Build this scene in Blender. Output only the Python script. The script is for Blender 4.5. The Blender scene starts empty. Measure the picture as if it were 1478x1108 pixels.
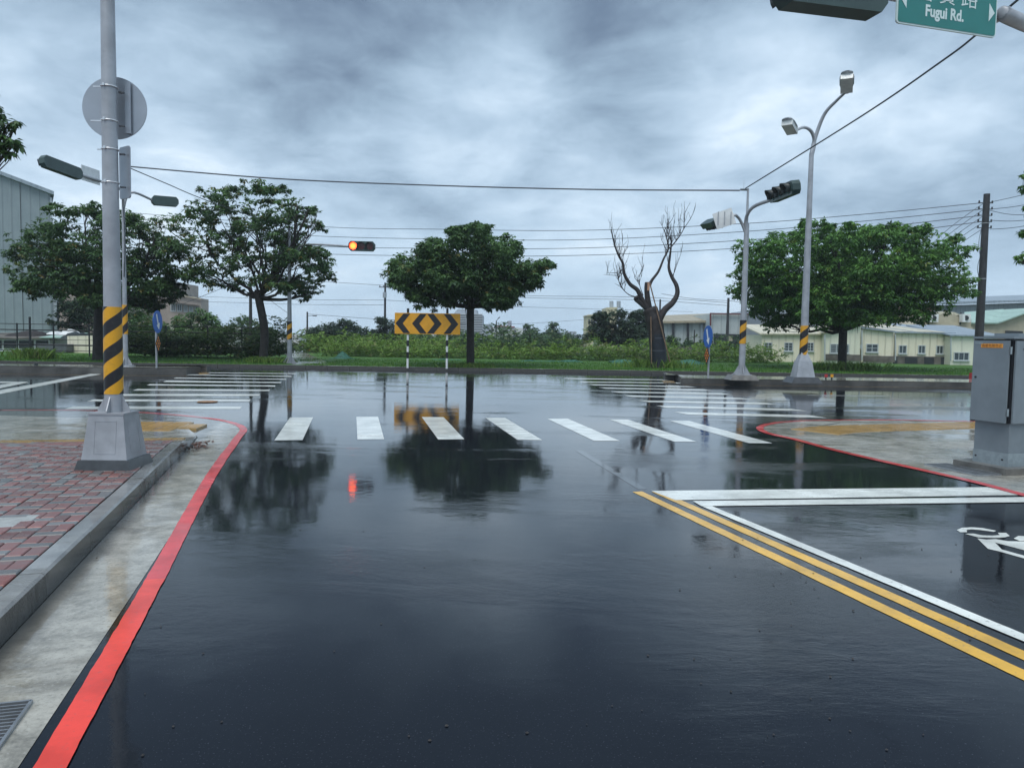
import bpy, math, random
import numpy as np
from mathutils import Vector, Matrix, noise as mnoise
R = math.radians
random.seed(7)
scene = bpy.context.scene
COL = scene.collection

# ------------------------------------------------------------------ camera
CAM_H = 1.55; FPX = 1080.0; PITCH = math.atan(66 / 1080); ROLL = 0.0165
cF = Vector((0, math.cos(PITCH), -math.sin(PITCH)))
cR0 = Vector((1, 0, 0)); cU0 = Vector((0, math.sin(PITCH), math.cos(PITCH)))
cR = cR0 * math.cos(ROLL) + cU0 * math.sin(ROLL)
cU = -cR0 * math.sin(ROLL) + cU0 * math.cos(ROLL)
cam_d = bpy.data.cameras.new('camera'); cam = bpy.data.objects.new('camera', cam_d); COL.objects.link(cam)
cam_d.sensor_width = 36; cam_d.lens = FPX / 1478 * 36; cam_d.clip_end = 4000; cam_d.clip_start = 0.05
M = Matrix.Identity(4)
for i in range(3):
    M[i][0] = cR[i]; M[i][1] = cU[i]; M[i][2] = -cF[i]
M[0][3], M[1][3], M[2][3] = 0, 0, CAM_H
cam.matrix_world = M
scene.camera = cam
C0 = Vector((0, 0, CAM_H))
def ray(px, py): return cF + cR * ((px - 739) / FPX) + cU * ((554 - py) / FPX)
def G(px, py, z=0.0):
    d = ray(px, py); return C0 + d * ((z - CAM_H) / d.z)
def AT(px, py, D):
    d = ray(px, py); return C0 + d * (D / d.y)

# ------------------------------------------------------------------ world, sun, exposure
scene.view_settings.view_transform = 'Standard'; scene.view_settings.look = 'None'
scene.view_settings.exposure = 0.48; scene.view_settings.gamma = 1.0
try: scene.view_settings.use_curve_mapping = False
except Exception: pass
SUN_EL, SUN_AZ = R(62), R(200)          # behind the camera, high; fully diffused by cloud
sd = bpy.data.lights.new('sun', 'SUN'); sd.energy = 1.45; sd.angle = R(35); sd.color = (1.0, 0.97, 0.93)
sun = bpy.data.objects.new('sun', sd); COL.objects.link(sun)
sdir = Vector((math.sin(SUN_AZ) * math.cos(SUN_EL), math.cos(SUN_AZ) * math.cos(SUN_EL), math.sin(SUN_EL)))
sun.rotation_euler = sdir.to_track_quat('Z', 'Y').to_euler(); sun.location = (0, -10, 40)

world = bpy.data.worlds.new('World'); scene.world = world; world.use_nodes = True
wt = world.node_tree; wt.nodes.clear()
class NT:
    def __init__(s, t): s.t = t
    def n(s, typ, **kw):
        nd = s.t.nodes.new(typ)
        for k, v in kw.items():
            if k[0] == '_': nd.inputs[k[1:].replace('_', ' ')].default_value = v
            else: setattr(nd, k, v)
        return nd
    def l(s, a, b): s.t.links.new(a, b)
    def val(s, x, sock):
        if isinstance(x, (int, float)): sock.default_value = x
        elif isinstance(x, (tuple, list)): sock.default_value = x
        else: s.l(x, sock)
    def math(s, op, a, b=0.0, c=0.0, clamp=False):
        nd = s.t.nodes.new('ShaderNodeMath'); nd.operation = op; nd.use_clamp = clamp
        s.val(a, nd.inputs[0]); s.val(b, nd.inputs[1]); s.val(c, nd.inputs[2]); return nd.outputs[0]
    def vmath(s, op, a, b=(0, 0, 0)):
        nd = s.t.nodes.new('ShaderNodeVectorMath'); nd.operation = op
        s.val(a, nd.inputs[0]); s.val(b, nd.inputs[1]); return nd.outputs['Value' if op in ('DOT_PRODUCT', 'LENGTH', 'DISTANCE') else 'Vector']
    def noise(s, vec, scale, detail=4, rough=.5, dist=0.0, w=None):
        nd = s.t.nodes.new('ShaderNodeTexNoise')
        if w is not None: nd.noise_dimensions = '4D'; nd.inputs['W'].default_value = w
        if vec is not None: s.l(vec, nd.inputs['Vector'])
        nd.inputs['Scale'].default_value = scale; nd.inputs['Detail'].default_value = detail
        nd.inputs['Roughness'].default_value = rough; nd.inputs['Distortion'].default_value = dist
        return nd.outputs['Fac']
    def ramp(s, fac, stops, interp='LINEAR'):
        nd = s.t.nodes.new('ShaderNodeValToRGB'); cr = nd.color_ramp; cr.interpolation = interp
        while len(cr.elements) < len(stops): cr.elements.new(0.5)
        for e, (p, c) in zip(cr.elements, stops):
            e.position = p; e.color = (c, c, c, 1) if isinstance(c, (int, float)) else (*c[:3], 1)
        s.l(fac, nd.inputs[0]); return nd.outputs[0]
    def mix(s, f, a, b, blend='MIX'):
        nd = s.t.nodes.new('ShaderNodeMix'); nd.data_type = 'RGBA'; nd.blend_type = blend
        s.val(f, nd.inputs[0])
        for x, k in ((a, 6), (b, 7)):
            if isinstance(x, (tuple, list)): nd.inputs[k].default_value = (*x[:3], 1)
            else: s.l(x, nd.inputs[k])
        return nd.outputs[2]
    def mapr(s, x, a, b, c=0.0, d=1.0):
        nd = s.t.nodes.new('ShaderNodeMapRange'); nd.interpolation_type = 'SMOOTHSTEP'
        s.val(x, nd.inputs[0])
        for i, v in enumerate((a, b, c, d)): nd.inputs[i + 1].default_value = v
        return nd.outputs[0]
    def bump(s, h, strength, dist, nrm=None):
        nd = s.t.nodes.new('ShaderNodeBump'); s.l(h, nd.inputs['Height'])
        nd.inputs['Strength'].default_value = strength; nd.inputs['Distance'].default_value = dist
        if nrm is not None: s.l(nrm, nd.inputs['Normal'])
        return nd.outputs[0]

W = NT(wt)
tc = W.n('ShaderNodeTexCoord')
dirv = W.vmath('NORMALIZE', tc.outputs['Generated'])
sep = W.n('ShaderNodeSeparateXYZ'); W.l(dirv, sep.inputs[0])
dz = W.math('MAXIMUM', sep.outputs[2], 0.0)
den = W.math('ADD', dz, 0.24)
cx = W.math('DIVIDE', sep.outputs[0], den); cy = W.math('DIVIDE', sep.outputs[1], den)
cb = W.n('ShaderNodeCombineXYZ'); W.l(cx, cb.inputs[0]); W.l(cy, cb.inputs[1])
cv = cb.outputs[0]
n1 = W.noise(cv, 0.65, 5, 0.50, 0.3, w=3.1)
n2 = W.noise(cv, 2.0, 7, 0.55, 0.5, w=8.4)
n3 = W.noise(cv, 6.5, 6, 0.6, 0.5, w=1.7)
den_ = W.math('ADD', W.math('MULTIPLY', n1, 0.40), W.math('MULTIPLY', n2, 0.44))
den_ = W.math('ADD', den_, W.math('MULTIPLY', n3, 0.18))
def skyblob(px, py, width, amt):
    d = ray(px, py).normalized()
    dot = W.vmath('DOT_PRODUCT', dirv, tuple(d))
    return W.mapr(dot, math.cos(width), 1.0, 0.0, amt)
den_ = W.math('ADD', W.math('MULTIPLY', W.math('SUBTRACT', den_, .5), 1.2), .5)
blobs = [(690, 165, .13, .10), (60, 60, .30, .12), (950, 240, .22, .02), (1200, 60, .28, .035), (350, 70, .26, -.01), (620, 60, .30, -.07),
         (930, 15, .18, -.07), (860, 150, .14, -.05), (830, 170, .14, .02), (1010, 200, .16, -.02), (500, 330, .3, .04), (1330, 190, .25, -.05), (1080, 110, .13, .01), (300, 260, .3, .03), (400, -430, .41, -.26), (1050, -430, .41, -.26), (-100, -420, .36, -.22), (1600, -420, .36, -.20)]
for b in blobs: den_ = W.math('ADD', den_, skyblob(*b))
cloud = W.ramp(den_, [(0.28, (0.125, 0.180, 0.260)), (0.40, (0.250, 0.345, 0.450)), (0.49, (0.360, 0.475, 0.595)),
                      (0.58, (0.49, 0.61, 0.73)), (0.68, (0.72, 0.81, 0.88))])
hz = W.mapr(dz, 0.0, 0.22, 1.0, 0.0)
cloud = W.mix(W.math('MULTIPLY', hz, 0.75), cloud, (0.42, 0.56, 0.70))
sky = W.n('ShaderNodeTexSky'); sky.sky_type = 'NISHITA'; sky.sun_disc = False
sky.sun_elevation = SUN_EL; sky.sun_rotation = SUN_AZ; sky.air_density = 1.0; sky.dust_density = 3.0
cl10 = W.vmath('MULTIPLY', cloud, (10.0, 10.0, 10.0))
fin = W.mix(0.95, sky.outputs[0], cl10)
bg = W.n('ShaderNodeBackground'); W.l(fin, bg.inputs[0]); bg.inputs[1].default_value = 0.10
wo = W.n('ShaderNodeOutputWorld'); W.l(bg.outputs[0], wo.inputs[0])

# ------------------------------------------------------------------ materials
MATS = {}
def newmat(name):
    m = bpy.data.materials.new(name); m.use_nodes = True
    t = NT(m.node_tree); p = m.node_tree.nodes['Principled BSDF']; MATS[name] = m
    return m, t, p
def simple(name, col, rough=.6, metal=0.0, var=.12, scale=6.0, coat=0.0, bump=0.0, emit=None, estr=0):
    m, t, p = newmat(name)
    tcn = t.n('ShaderNodeTexCoord')
    n = t.noise(tcn.outputs['Object'], scale, 6, .6)
    f = t.mapr(n, .3, .7, 1 - var, 1 + var)
    vs = t.t.nodes.new('ShaderNodeVectorMath'); vs.operation = 'SCALE'; vs.inputs[0].default_value = col[:3]; t.l(f, vs.inputs['Scale'])
    t.l(vs.outputs[0], p.inputs['Base Color'])
    p.inputs['Roughness'].default_value = rough; p.inputs['Metallic'].default_value = metal
    if coat: p.inputs['Coat Weight'].default_value = coat; p.inputs['Coat Roughness'].default_value = .08
    if bump: t.l(t.bump(t.noise(tcn.outputs['Object'], scale * 8, 4, .6), bump, .01), p.inputs['Normal'])
    if emit: p.inputs['Emission Color'].default_value = (*emit, 1); p.inputs['Emission Strength'].default_value = estr
    return m

def wet(name, base_fn, rough, wet_lo, wet_hi, film_scale=.5, ripple=.35, seed=0.0, ior=1.48, stone=.10):
    """Rough stone/asphalt/paint under an uneven film of water (a clear coat)."""
    m, t, p = newmat(name)
    g = t.n('ShaderNodeNewGeometry'); pos = g.outputs['Position']
    t.l(base_fn(t, pos), p.inputs['Base Color'])
    mp = t.n('ShaderNodeMapping'); t.l(pos, mp.inputs[0]); mp.inputs['Scale'].default_value = (.35, 1.0, 1.0)
    mp.inputs['Rotation'].default_value = (0, 0, R(12))
    film = t.noise(mp.outputs[0], film_scale, 9, .66, .5, w=seed)
    wetm = t.mapr(film, .35, .49, 0.0, 1.0)           # 1 = standing water
    grain = t.noise(pos, 160, 2, .6)
    rip = t.noise(pos, 9.0, 4, .6, .6)
    big = t.noise(pos, 1.3, 3, .5)
    rg = t.mix(wetm, (wet_hi,) * 3, (wet_lo,) * 3)
    t.l(rg, p.inputs['Coat Roughness'])
    p.inputs['Coat Weight'].default_value = 1.0; p.inputs['Coat IOR'].default_value = ior
    p.inputs['Roughness'].default_value = rough
    p.inputs['Specular IOR Level'].default_value = .06
    b1 = t.bump(grain, .35, .002)
    t.l(b1, p.inputs['Normal'])
    dry = t.math('SUBTRACT', 1.0, wetm)
    hh = t.math('ADD', t.math('MULTIPLY', rip, t.math('ADD', t.math('MULTIPLY', dry, ripple), ripple * .42)), t.math('MULTIPLY', t.math('MULTIPLY', grain, dry), .12))
    st1 = t.noise(pos, 55, 3, .65)
    hh = t.math('ADD', hh, t.math('MULTIPLY', st1, t.math('ADD', t.math('MULTIPLY', dry, stone * 1.5), stone * .16)))
    hh = t.math('ADD', hh, t.math('MULTIPLY', big, ripple * 1.6))
    t.l(t.bump(hh, 1.0, .0035), p.inputs['Coat Normal'])
    return m
def asphalt_base(t, pos):
    a = t.noise(pos, .35, 6, .6); b = t.noise(pos, 105, 2, .6)
    c = t.mix(t.mapr(a, .35, .7), (.0022, .0036, .0065), (.0055, .008, .013))
    return t.mix(t.mapr(b, .62, .74, 0, .5), c, (.085, .09, .10))
def conc_base(t, pos):
    a = t.noise(pos, 3.2, 10, .76, .25); b = t.noise(pos, 45, 5, .7); c = t.noise(pos, .9, 6, .65, 1.2)
    k = t.mix(t.mapr(a, .3, .7), (.18, .172, .145), (.48, .46, .40))
    k = t.mix(t.mapr(c, .5, .66, 0, .7), k, (.16, .14, .105))
    k = t.mix(t.mapr(b, .52, .68, 0, .5), k, (.12, .12, .11))
    return t.mix(t.mapr(b, .30, .44, .35, 0), k, (.55, .55, .52))
def paint_base(col, wear=.62, dark=(.12, .12, .125)):
    def f(t, pos):
        a = t.noise(pos, 35, 5, .7); b = t.noise(pos, 2.5, 5, .6); 
        k = t.mix(t.mapr(b, .3, .75), col, tuple(c * .66 for c in col))
        return t.mix(t.mapr(a, .56, .70, 0, wear), k, dark)
    return f
M_ASPH = wet('wet_asphalt', asphalt_base, .7, .038, .12, .55, .34, 0.0, 1.41, .17)
M_CONC = wet('wet_concrete', conc_base, .6, .04, .34, .9, .9, 2.0, 1.42, .35)
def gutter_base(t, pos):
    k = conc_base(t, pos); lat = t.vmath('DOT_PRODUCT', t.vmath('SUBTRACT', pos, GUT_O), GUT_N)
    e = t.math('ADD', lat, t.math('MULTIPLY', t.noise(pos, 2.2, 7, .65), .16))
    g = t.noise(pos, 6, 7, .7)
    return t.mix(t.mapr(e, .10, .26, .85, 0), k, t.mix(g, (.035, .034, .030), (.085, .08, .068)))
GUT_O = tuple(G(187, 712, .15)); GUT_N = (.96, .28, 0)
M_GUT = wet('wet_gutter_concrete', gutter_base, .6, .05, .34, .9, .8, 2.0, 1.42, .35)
M_WHITE = wet('white_road_paint', paint_base((.86, .89, .84)), .5, .16, .40, 1.0, .3, 4.0, 1.36)
M_YEL = wet('yellow_road_paint', paint_base((.86, .48, .035)), .5, .16, .40, 1.0, .3, 5.0, 1.33)
M_RED = wet('red_road_paint', paint_base((.80, .055, .060), .40), .5, .12, .34, 1.0, .3, 6.0, 1.38)
M_RED2 = wet('fresh_red_road_paint', paint_base((.95, .080, .055), .25), .5, .2, .40, 1.0, .3, 6.0, 1.33)
M_TACT = wet('yellow_tactile', paint_base((.50, .33, .13), .5, (.2, .15, .09)), .55, .10, .35, 1.0, .3, 7.0)
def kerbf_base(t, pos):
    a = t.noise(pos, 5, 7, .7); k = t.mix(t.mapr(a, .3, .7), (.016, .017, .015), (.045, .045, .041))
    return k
M_KERBF = wet('dark_kerb_face', kerbf_base, .6, .15, .45, 1.2, .6, 8.0, 1.36, .3)  # kerb front face, a darker tone than the kerb top
def silt_base(t, pos):
    return t.mix(t.mapr(t.noise(pos, 4, 7, .7), .3, .7), (.045, .043, .038), (.11, .10, .085))
M_SILT = wet('wet_silt', silt_base, .6, .03, .2, 1.2, .6, 9.0, 1.40, .2)
def brick_base(col):
    def f(t, pos):
        oi = t.n('ShaderNodeObjectInfo'); a = t.noise(pos, 12, 6, .7); b = t.noise(pos, 150, 3, .6)
        k = t.mix(oi.outputs['Random'], tuple(c * .62 for c in col), tuple(c * 1.30 for c in col))
        k = t.mix(t.mapr(a, .35, .7, 0, .5), k, (.14, .12, .115))
        return t.mix(t.mapr(b, .55, .75, 0, .4), k, (.26, .25, .24))
    return f
M_BR = wet('red_paving_brick', brick_base((.20, .062, .052)), .6, .22, .50, 1.2, .6, 8.0, 1.36, .3)
M_BG = wet('grey_paving_brick', brick_base((.135, .14, .145)), .6, .22, .50, 1.2, .6, 8.0, 1.36, .3)
M_BP = wet('pale_paving_block', brick_base((.34, .345, .33)), .6, .12, .45, 1.2, .5, 8.0, 1.36, .3)
def grass_base(t, pos):
    a = t.noise(pos, .5, 6, .6); b = t.noise(pos, 14, 4, .7)
    k = t.mix(t.mapr(a, .3, .7), (.040, .11, .020), (.075, .165, .030))
    return t.mix(t.mapr(b, .5, .8, 0, .6), k, (.018, .035, .012))
def matte(name, fn, rough=.8):
    m, t, p = newmat(name); g = t.n('ShaderNodeNewGeometry'); t.l(fn(t, g.outputs['Position']), p.inputs['Base Color'])
    p.inputs['Roughness'].default_value = rough; p.inputs['Specular IOR Level'].default_value = .25
    t.l(t.bump(t.noise(g.outputs['Position'], 12, 5, .7), .5, .03), p.inputs['Normal'])
    return m
M_GRASS = matte('grass_ground', grass_base)
def soil_base(t, pos):
    return t.mix(t.mapr(t.noise(pos, .2, 6, .6), .35, .65), (.035, .06, .02), (.07, .075, .045))
M_SOIL = matte('field_ground', soil_base)
def leafmat(name, dark, light, alt=None):
    m, t, p = newmat(name)
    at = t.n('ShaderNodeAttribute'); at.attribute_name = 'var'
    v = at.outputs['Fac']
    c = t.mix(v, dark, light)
    if alt:
        at2 = t.n('ShaderNodeAttribute'); at2.attribute_name = 'alt'
        c = t.mix(at2.outputs['Fac'], c, alt)
    t.l(c, p.inputs['Base Color']); p.inputs['Roughness'].default_value = .5
    p.inputs['Specular IOR Level'].default_value = .3
    tr = t.n('ShaderNodeBsdfTranslucent'); t.l(c, tr.inputs[0])
    mx = t.n('ShaderNodeMixShader'); mx.inputs[0].default_value = .28
    out = m.node_tree.nodes['Material Output']
    t.l(p.outputs[0], mx.inputs[1]); t.l(tr.outputs[0], mx.inputs[2]); t.l(mx.outputs[0], out.inputs[0])
    return m
M_LEAF = leafmat('tree_leaf', (.030, .072, .028), (.125, .235, .075), (.16, .13, .035))
M_LEAF_B = leafmat('bright_tree_leaf', (.038, .110, .026), (.160, .335, .072), (.16, .21, .04))
M_LEAF_F = leafmat('far_tree_leaf', (.030, .070, .034), (.085, .150, .060), (.13, .16, .06))
M_LEAF_D = leafmat('dark_far_tree_leaf', (.018, .042, .025), (.045, .082, .040), (.08, .10, .04))
M_WEED = leafmat('weed_leaf', (.055, .120, .022), (.19, .31, .055), (.20, .20, .08))
M_VINE = leafmat('vine_leaf', (.020, .052, .016), (.070, .130, .035), (.14, .15, .05))
M_GBLADE = leafmat('grass_blade', (.040, .125, .016), (.110, .25, .038), (.17, .18, .06))
M_BARK = simple('wet_bark', (.030, .026, .024), .75, 0, .4, 5, bump=.6)
M_BARK2 = simple('dead_bark', (.026, .022, .023), .75, 0, .4, 5, bump=.6)
M_WRAP = simple('black_wrap', (.008, .011, .018), .35, 0, .4, 5, bump=.5)
M_BAMBOO = simple('bamboo', (.20, .13, .085), .5, 0, .3, 8)
M_CUT = simple('cut_wood', (.45, .26, .17), .7, 0, .2, 20)
M_STEEL = simple('galvanised_steel', (.37, .385, .41), .42, .35, .16, 3.0)
M_STEELD = simple('dark_steel', (.12, .13, .14), .5, .3, .2, 3)
M_ALU = simple('sign_back_aluminium', (.36, .39, .43), .38, .5, .10, 2)
M_CLAMP = simple('bright_clamp', (.72, .74, .76), .3, .6, .1, 8)
M_BASE = simple('black_base_concrete', (.035, .038, .042), .35, 0, .35, 8, coat=.6)
M_CBASE = simple('concrete_base', (.13, .125, .115), .55, 0, .35, 4, coat=.4, bump=.3)
M_ISL = simple('island_kerb_concrete', (.075, .074, .070), .6, 0, .45, 1.4, bump=.3)
M_KERB = None
def kerb_base(t, pos):
    a = t.noise(pos, 3, 7, .7); b = t.noise(pos, 70, 4, .6)
    k = t.mix(t.mapr(a, .3, .7), (.13, .13, .125), (.24, .24, .23))
    return t.mix(t.mapr(b, .5, .75, 0, .5), k, (.07, .07, .07))
M_KERB = wet('wet_kerb_concrete', kerb_base, .6, .10, .42, 1.2, .6, 8.0)
M_SIGHOUS = simple('dark_green_housing', (.040, .070, .066), .35, 0, .15, 4)
M_SIGBLK = simple('black_visor', (.018, .026, .026), .4, 0, .15, 4)
M_LENS = simple('unlit_lens', (.03, .10, .09), .12, 0, .2, 8)
M_LENSD = simple('dark_red_lens', (.10, .012, .012), .2, 0, .2, 8)
M_LIT = simple('lit_red_lens', (.8, .1, .03), .3, 0, .02, 8, emit=(1.0, .050, .012), estr=7)
M_LITC = simple('lit_amber_core', (.9, .4, .05), .3, 0, .02, 8, emit=(1.0, .22, .03), estr=2.6)
M_BLACK = simple('black_paint', (.012, .012, .014), .4, 0, .1, 4)
M_WHITEP = simple('white_paint', (.72, .74, .74), .4, 0, .1, 4)
M_AMBER = simple('amber_reflective', (.72, .34, .018), .4, 0, .08, 4)
M_ORANGE = simple('orange_reflective', (.88, .27, .02), .4, 0, .08, 4)
M_BLUE = simple('blue_sign', (.010, .105, .42), .35, 0, .06, 4)
M_GREEN = simple('green_sign', (.022, .19, .175), .35, 0, .06, 3)
M_LETTER = simple('sign_lettering', (.62, .74, .73), .4, 0, .05, 8)
M_CAB = simple('cabinet_grey', (.19, .225, .25), .42, .1, .10, 3, bump=.05)
M_CABD = simple('cabinet_seam_dark', (.012, .014, .018), .5, 0, .1, 3)
M_GALV = simple('galvanised_strip', (.30, .35, .37), .35, .4, .12, 14)
M_STICK = simple('orange_sticker', (.80, .34, .05), .4, 0, .08, 30)
M_STICKT = simple('sticker_lettering', (.20, .045, .01), .5, 0, .05, 30)
M_WIRE = simple('cable_black', (.055, .065, .08), .6, 0, .1, 3)
M_CONP = simple('dark_utility_pole', (.030, .031, .034), .6, 0, .3, 2, bump=.2)
M_LAMP = simple('lamp_housing', (.42, .46, .49), .4, .3, .1, 4)
M_GLASSL = simple('lamp_diffuser', (.66, .68, .66), .15, 0, .1, 4)
M_IRON = simple('black_iron', (.012, .014, .018), .45, .2, .2, 4)
M_NET = simple('green_netting', (.045, .16, .11), .6, 0, .3, 6)
M_LITTER = simple('brown_leaves', (.11, .055, .04), .7, 0, .5, 30)
M_GRATE = simple('grate_steel', (.36, .38, .40), .35, .7, .2, 10)
M_RUST = simple('rusty_iron', (.34, .18, .09), .6, .2, .3, 10)
def ribbed(name, col, col2, freq, axis=0, rough=.45):
    m, t, p = newmat(name); tcn = t.n('ShaderNodeTexCoord'); s = t.n('ShaderNodeSeparateXYZ'); t.l(tcn.outputs['Object'], s.inputs[0])
    ph = t.math('FRACT', t.math('MULTIPLY', s.outputs[axis], freq))
    tri = t.math('ABSOLUTE', t.math('SUBTRACT', ph, .5))
    st = t.noise(tcn.outputs['Object'], .8, 6, .65)
    mp = t.n('ShaderNodeMapping'); t.l(tcn.outputs['Object'], mp.inputs[0]); mp.inputs['Scale'].default_value = (3, 3, .18)
    drip = t.noise(mp.outputs[0], 1.0, 5, .7)
    k = t.mix(t.mapr(st, .3, .7), col, col2)
    k = t.mix(t.mapr(drip, .52, .8, 0, .5), k, tuple(c * .55 for c in col))
    k = t.mix(t.mapr(tri, .40, .48, 0, .35), k, tuple(c * .5 for c in col))
    t.l(k, p.inputs['Base Color']); p.inputs['Roughness'].default_value = rough
    t.l(t.bump(t.mapr(tri, .30, .5), .8, .04), p.inputs['Normal'])
    return m
M_WARE = ribbed('blue_grey_sheeting', (.205, .255, .275), (.25, .30, .32), 1.35)
M_CREAM = ribbed('cream_sheeting', (.76, .71, .55), (.82, .77, .62), 1.9)
M_CREAM2 = ribbed('pale_green_cream_sheeting', (.71, .71, .58), (.76, .76, .63), 1.1)
M_WSHEET = ribbed('white_sheeting', (.44, .50, .50), (.52, .57, .56), 1.0)
M_ROOFC = ribbed('cream_roof_sheeting', (.58, .55, .42), (.64, .60, .47), 1.3)
M_ROOFG = ribbed('blue_grey_roof', (.24, .30, .35), (.30, .36, .41), 1.3)
M_ROOFB = ribbed('beige_roof', (.34, .30, .21), (.40, .35, .25), .8)
M_ROOFR = ribbed('dull_red_roof', (.32, .135, .14), (.37, .17, .17), 1.0)
M_ROOFM = ribbed('mint_roof', (.33, .48, .42), (.38, .53, .47), .8)
M_BEIGE = simple('beige_render', (.36, .31, .27), .8, 0, .14, .6)
M_BEIGE2 = simple('tan_render', (.44, .40, .30), .8, 0, .14, .8)
M_CITY = simple('far_city_wall', (.36, .40, .45), .8, 0, .12, .05)
M_CITYW = simple('far_white_wall', (.58, .60, .60), .8, 0, .10, .3)
M_YELW = simple('pale_yellow_wall', (.58, .54, .36), .8, 0, .12, .4)
M_DARKW = simple('dark_opening', (.025, .03, .035), .6, 0, .3, 1)
M_PANE = simple('window_glass', (.055, .075, .085), .08, 0, .2, 1)
M_FRAME = simple('aluminium_frame', (.50, .54, .55), .4, .2, .08, 4)
M_PLINTH = simple('stained_plinth', (.13, .12, .105), .8, 0, .6, .8)
M_MAROON = simple('maroon_trim', (.13, .03, .03), .6, 0, .1, 3)
M_REDP = simple('red_paint', (.45, .03, .03), .5, 0, .1, 5)

def stripes_mat(name, period, cdark, clight, slope=1.0):
    m, t, p = newmat(name); tcn = t.n('ShaderNodeTexCoord'); s = t.n('ShaderNodeSeparateXYZ'); t.l(tcn.outputs['Object'], s.inputs[0])
    ang = t.math('ARCTAN2', s.outputs[0], t.math('MULTIPLY', s.outputs[1], -1.0))
    h = t.math('SUBTRACT', s.outputs[2], t.math('MULTIPLY', ang, slope / (2 * math.pi) * period))
    fr = t.math('FRACT', t.math('DIVIDE', t.math('ADD', h, 100 * period), period))
    f = t.math('GREATER_THAN', fr, .5)
    gr = t.noise(tcn.outputs['Object'], 18, 4, .6)
    k = t.mix(f, cdark, clight); k = t.mix(t.mapr(gr, .5, .8, 0, .25), k, (.10, .09, .07))
    t.l(k, p.inputs['Base Color']); p.inputs['Roughness'].default_value = .35
    return m

# ------------------------------------------------------------------ mesh helpers
ORG = {}
def link(o): COL.objects.link(o); return o
def tag(o, label=None, cat=None, group=None, kind=None):
    if label: o['label'] = label
    if cat: o['category'] = cat
    if group: o['group'] = group
    if kind: o['kind'] = kind
    return o
def thing(name, loc, label, cat, group=None):
    o = bpy.data.objects.new(name, None); link(o); o.location = loc; o.empty_display_size = .2
    ORG[o.name] = Vector(loc); return tag(o, label, cat, group)
def org(o): return ORG.get(o.name, Vector((0, 0, 0))) if o else Vector((0, 0, 0))
class MB:
    """Collects faces given in world coordinates."""
    def __init__(s): s.v = []; s.f = []; s.m = []; s.sm = []
    def add(s, vs, fs, mi=0, smooth=False):
        b = len(s.v); s.v += [Vector(v) for v in vs]; s.f += [[b + i for i in f] for f in fs]
        s.m += [mi] * len(fs); s.sm += [smooth] * len(fs); return s
    def box(s, c, size, ax=None, mi=0):
        c = Vector(c); X, Y, Z = ax or (Vector((1, 0, 0)), Vector((0, 1, 0)), Vector((0, 0, 1)))
        h = [d / 2 for d in size]
        vs = [c + X * (h[0] * i) + Y * (h[1] * j) + Z * (h[2] * k) for k in (-1, 1) for j in (-1, 1) for i in (-1, 1)]
        return s.add(vs, [(0, 2, 3, 1), (4, 5, 7, 6), (0, 1, 5, 4), (2, 6, 7, 3), (0, 4, 6, 2), (1, 3, 7, 5)], mi)
    def tube(s, pts, rad, n=8, mi=0, cap=True, smooth=True):
        pts = [Vector(p) for p in pts]
        if isinstance(rad, (int, float)): rad = [rad] * len(pts)
        vs = []; k = len(pts); prev = None
        for i, p in enumerate(pts):
            d = (pts[min(i + 1, k - 1)] - pts[max(i - 1, 0)]).normalized()
            if prev is None:
                up = Vector((0, 0, 1)) if abs(d.z) < .9 else Vector((1, 0, 0))
                a = d.cross(up).normalized()
            else: a = (prev - d * prev.dot(d)).normalized()
            prev = a; b = d.cross(a)
            for j in range(n):
                t = 2 * math.pi * j / n; vs.append(p + a * (math.cos(t) * rad[i]) + b * (math.sin(t) * rad[i]))
        fs = [(i * n + j, i * n + (j + 1) % n, (i + 1) * n + (j + 1) % n, (i + 1) * n + j) for i in range(k - 1) for j in range(n)]
        s.add(vs, fs, mi, smooth)
        if cap:
            s.add(vs[:n], [tuple(range(n))[::-1]], mi); s.add(vs[-n:], [tuple(range(n))], mi)
        return s
    def prism(s, poly, off, mi=0):
        """polygon (world points) extruded by vector off"""
        off = Vector(off); n = len(poly); a = [Vector(p) for p in poly]; b = [p + off for p in a]
        fs = [tuple(range(n)), tuple(range(2 * n - 1, n - 1, -1))] + [(j, j + n, (j + 1) % n + n, (j + 1) % n) for j in range(n)]
        return s.add(a + b, fs, mi)
    def build(s, name, mat, parent=None, origin=None):
        o0 = Vector(origin) if origin is not None else (org(parent) if parent else Vector((0, 0, 0)))
        me = bpy.data.meshes.new(name); me.from_pydata([tuple(v - o0) for v in s.v], [], s.f)
        for m in (mat if isinstance(mat, (list, tuple)) else [mat]): me.materials.append(m)
        me.polygons.foreach_set('material_index', s.m); me.polygons.foreach_set('use_smooth', s.sm); me.update()
        o = bpy.data.objects.new(name, me); link(o)
        if parent:
            o.parent = parent; o.location = o0 - org(parent)
            ORG[o.name] = o0
        else:
            o.location = o0; ORG[o.name] = o0
        return o
def sheet(name, pts, mat, z=None, parent=None, kind=None):
    mb = MB(); vs = [Vector(p) if z is None else Vector((p[0], p[1], z)) for p in pts]
    a = sum(vs[i].x * vs[(i + 1) % len(vs)].y - vs[(i + 1) % len(vs)].x * vs[i].y for i in range(len(vs)))
    if a < 0: vs = vs[::-1]
    mb.add(vs, [tuple(range(len(vs)))]); o = mb.build(name, mat, parent)
    if kind: o['kind'] = kind
    return o
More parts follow.
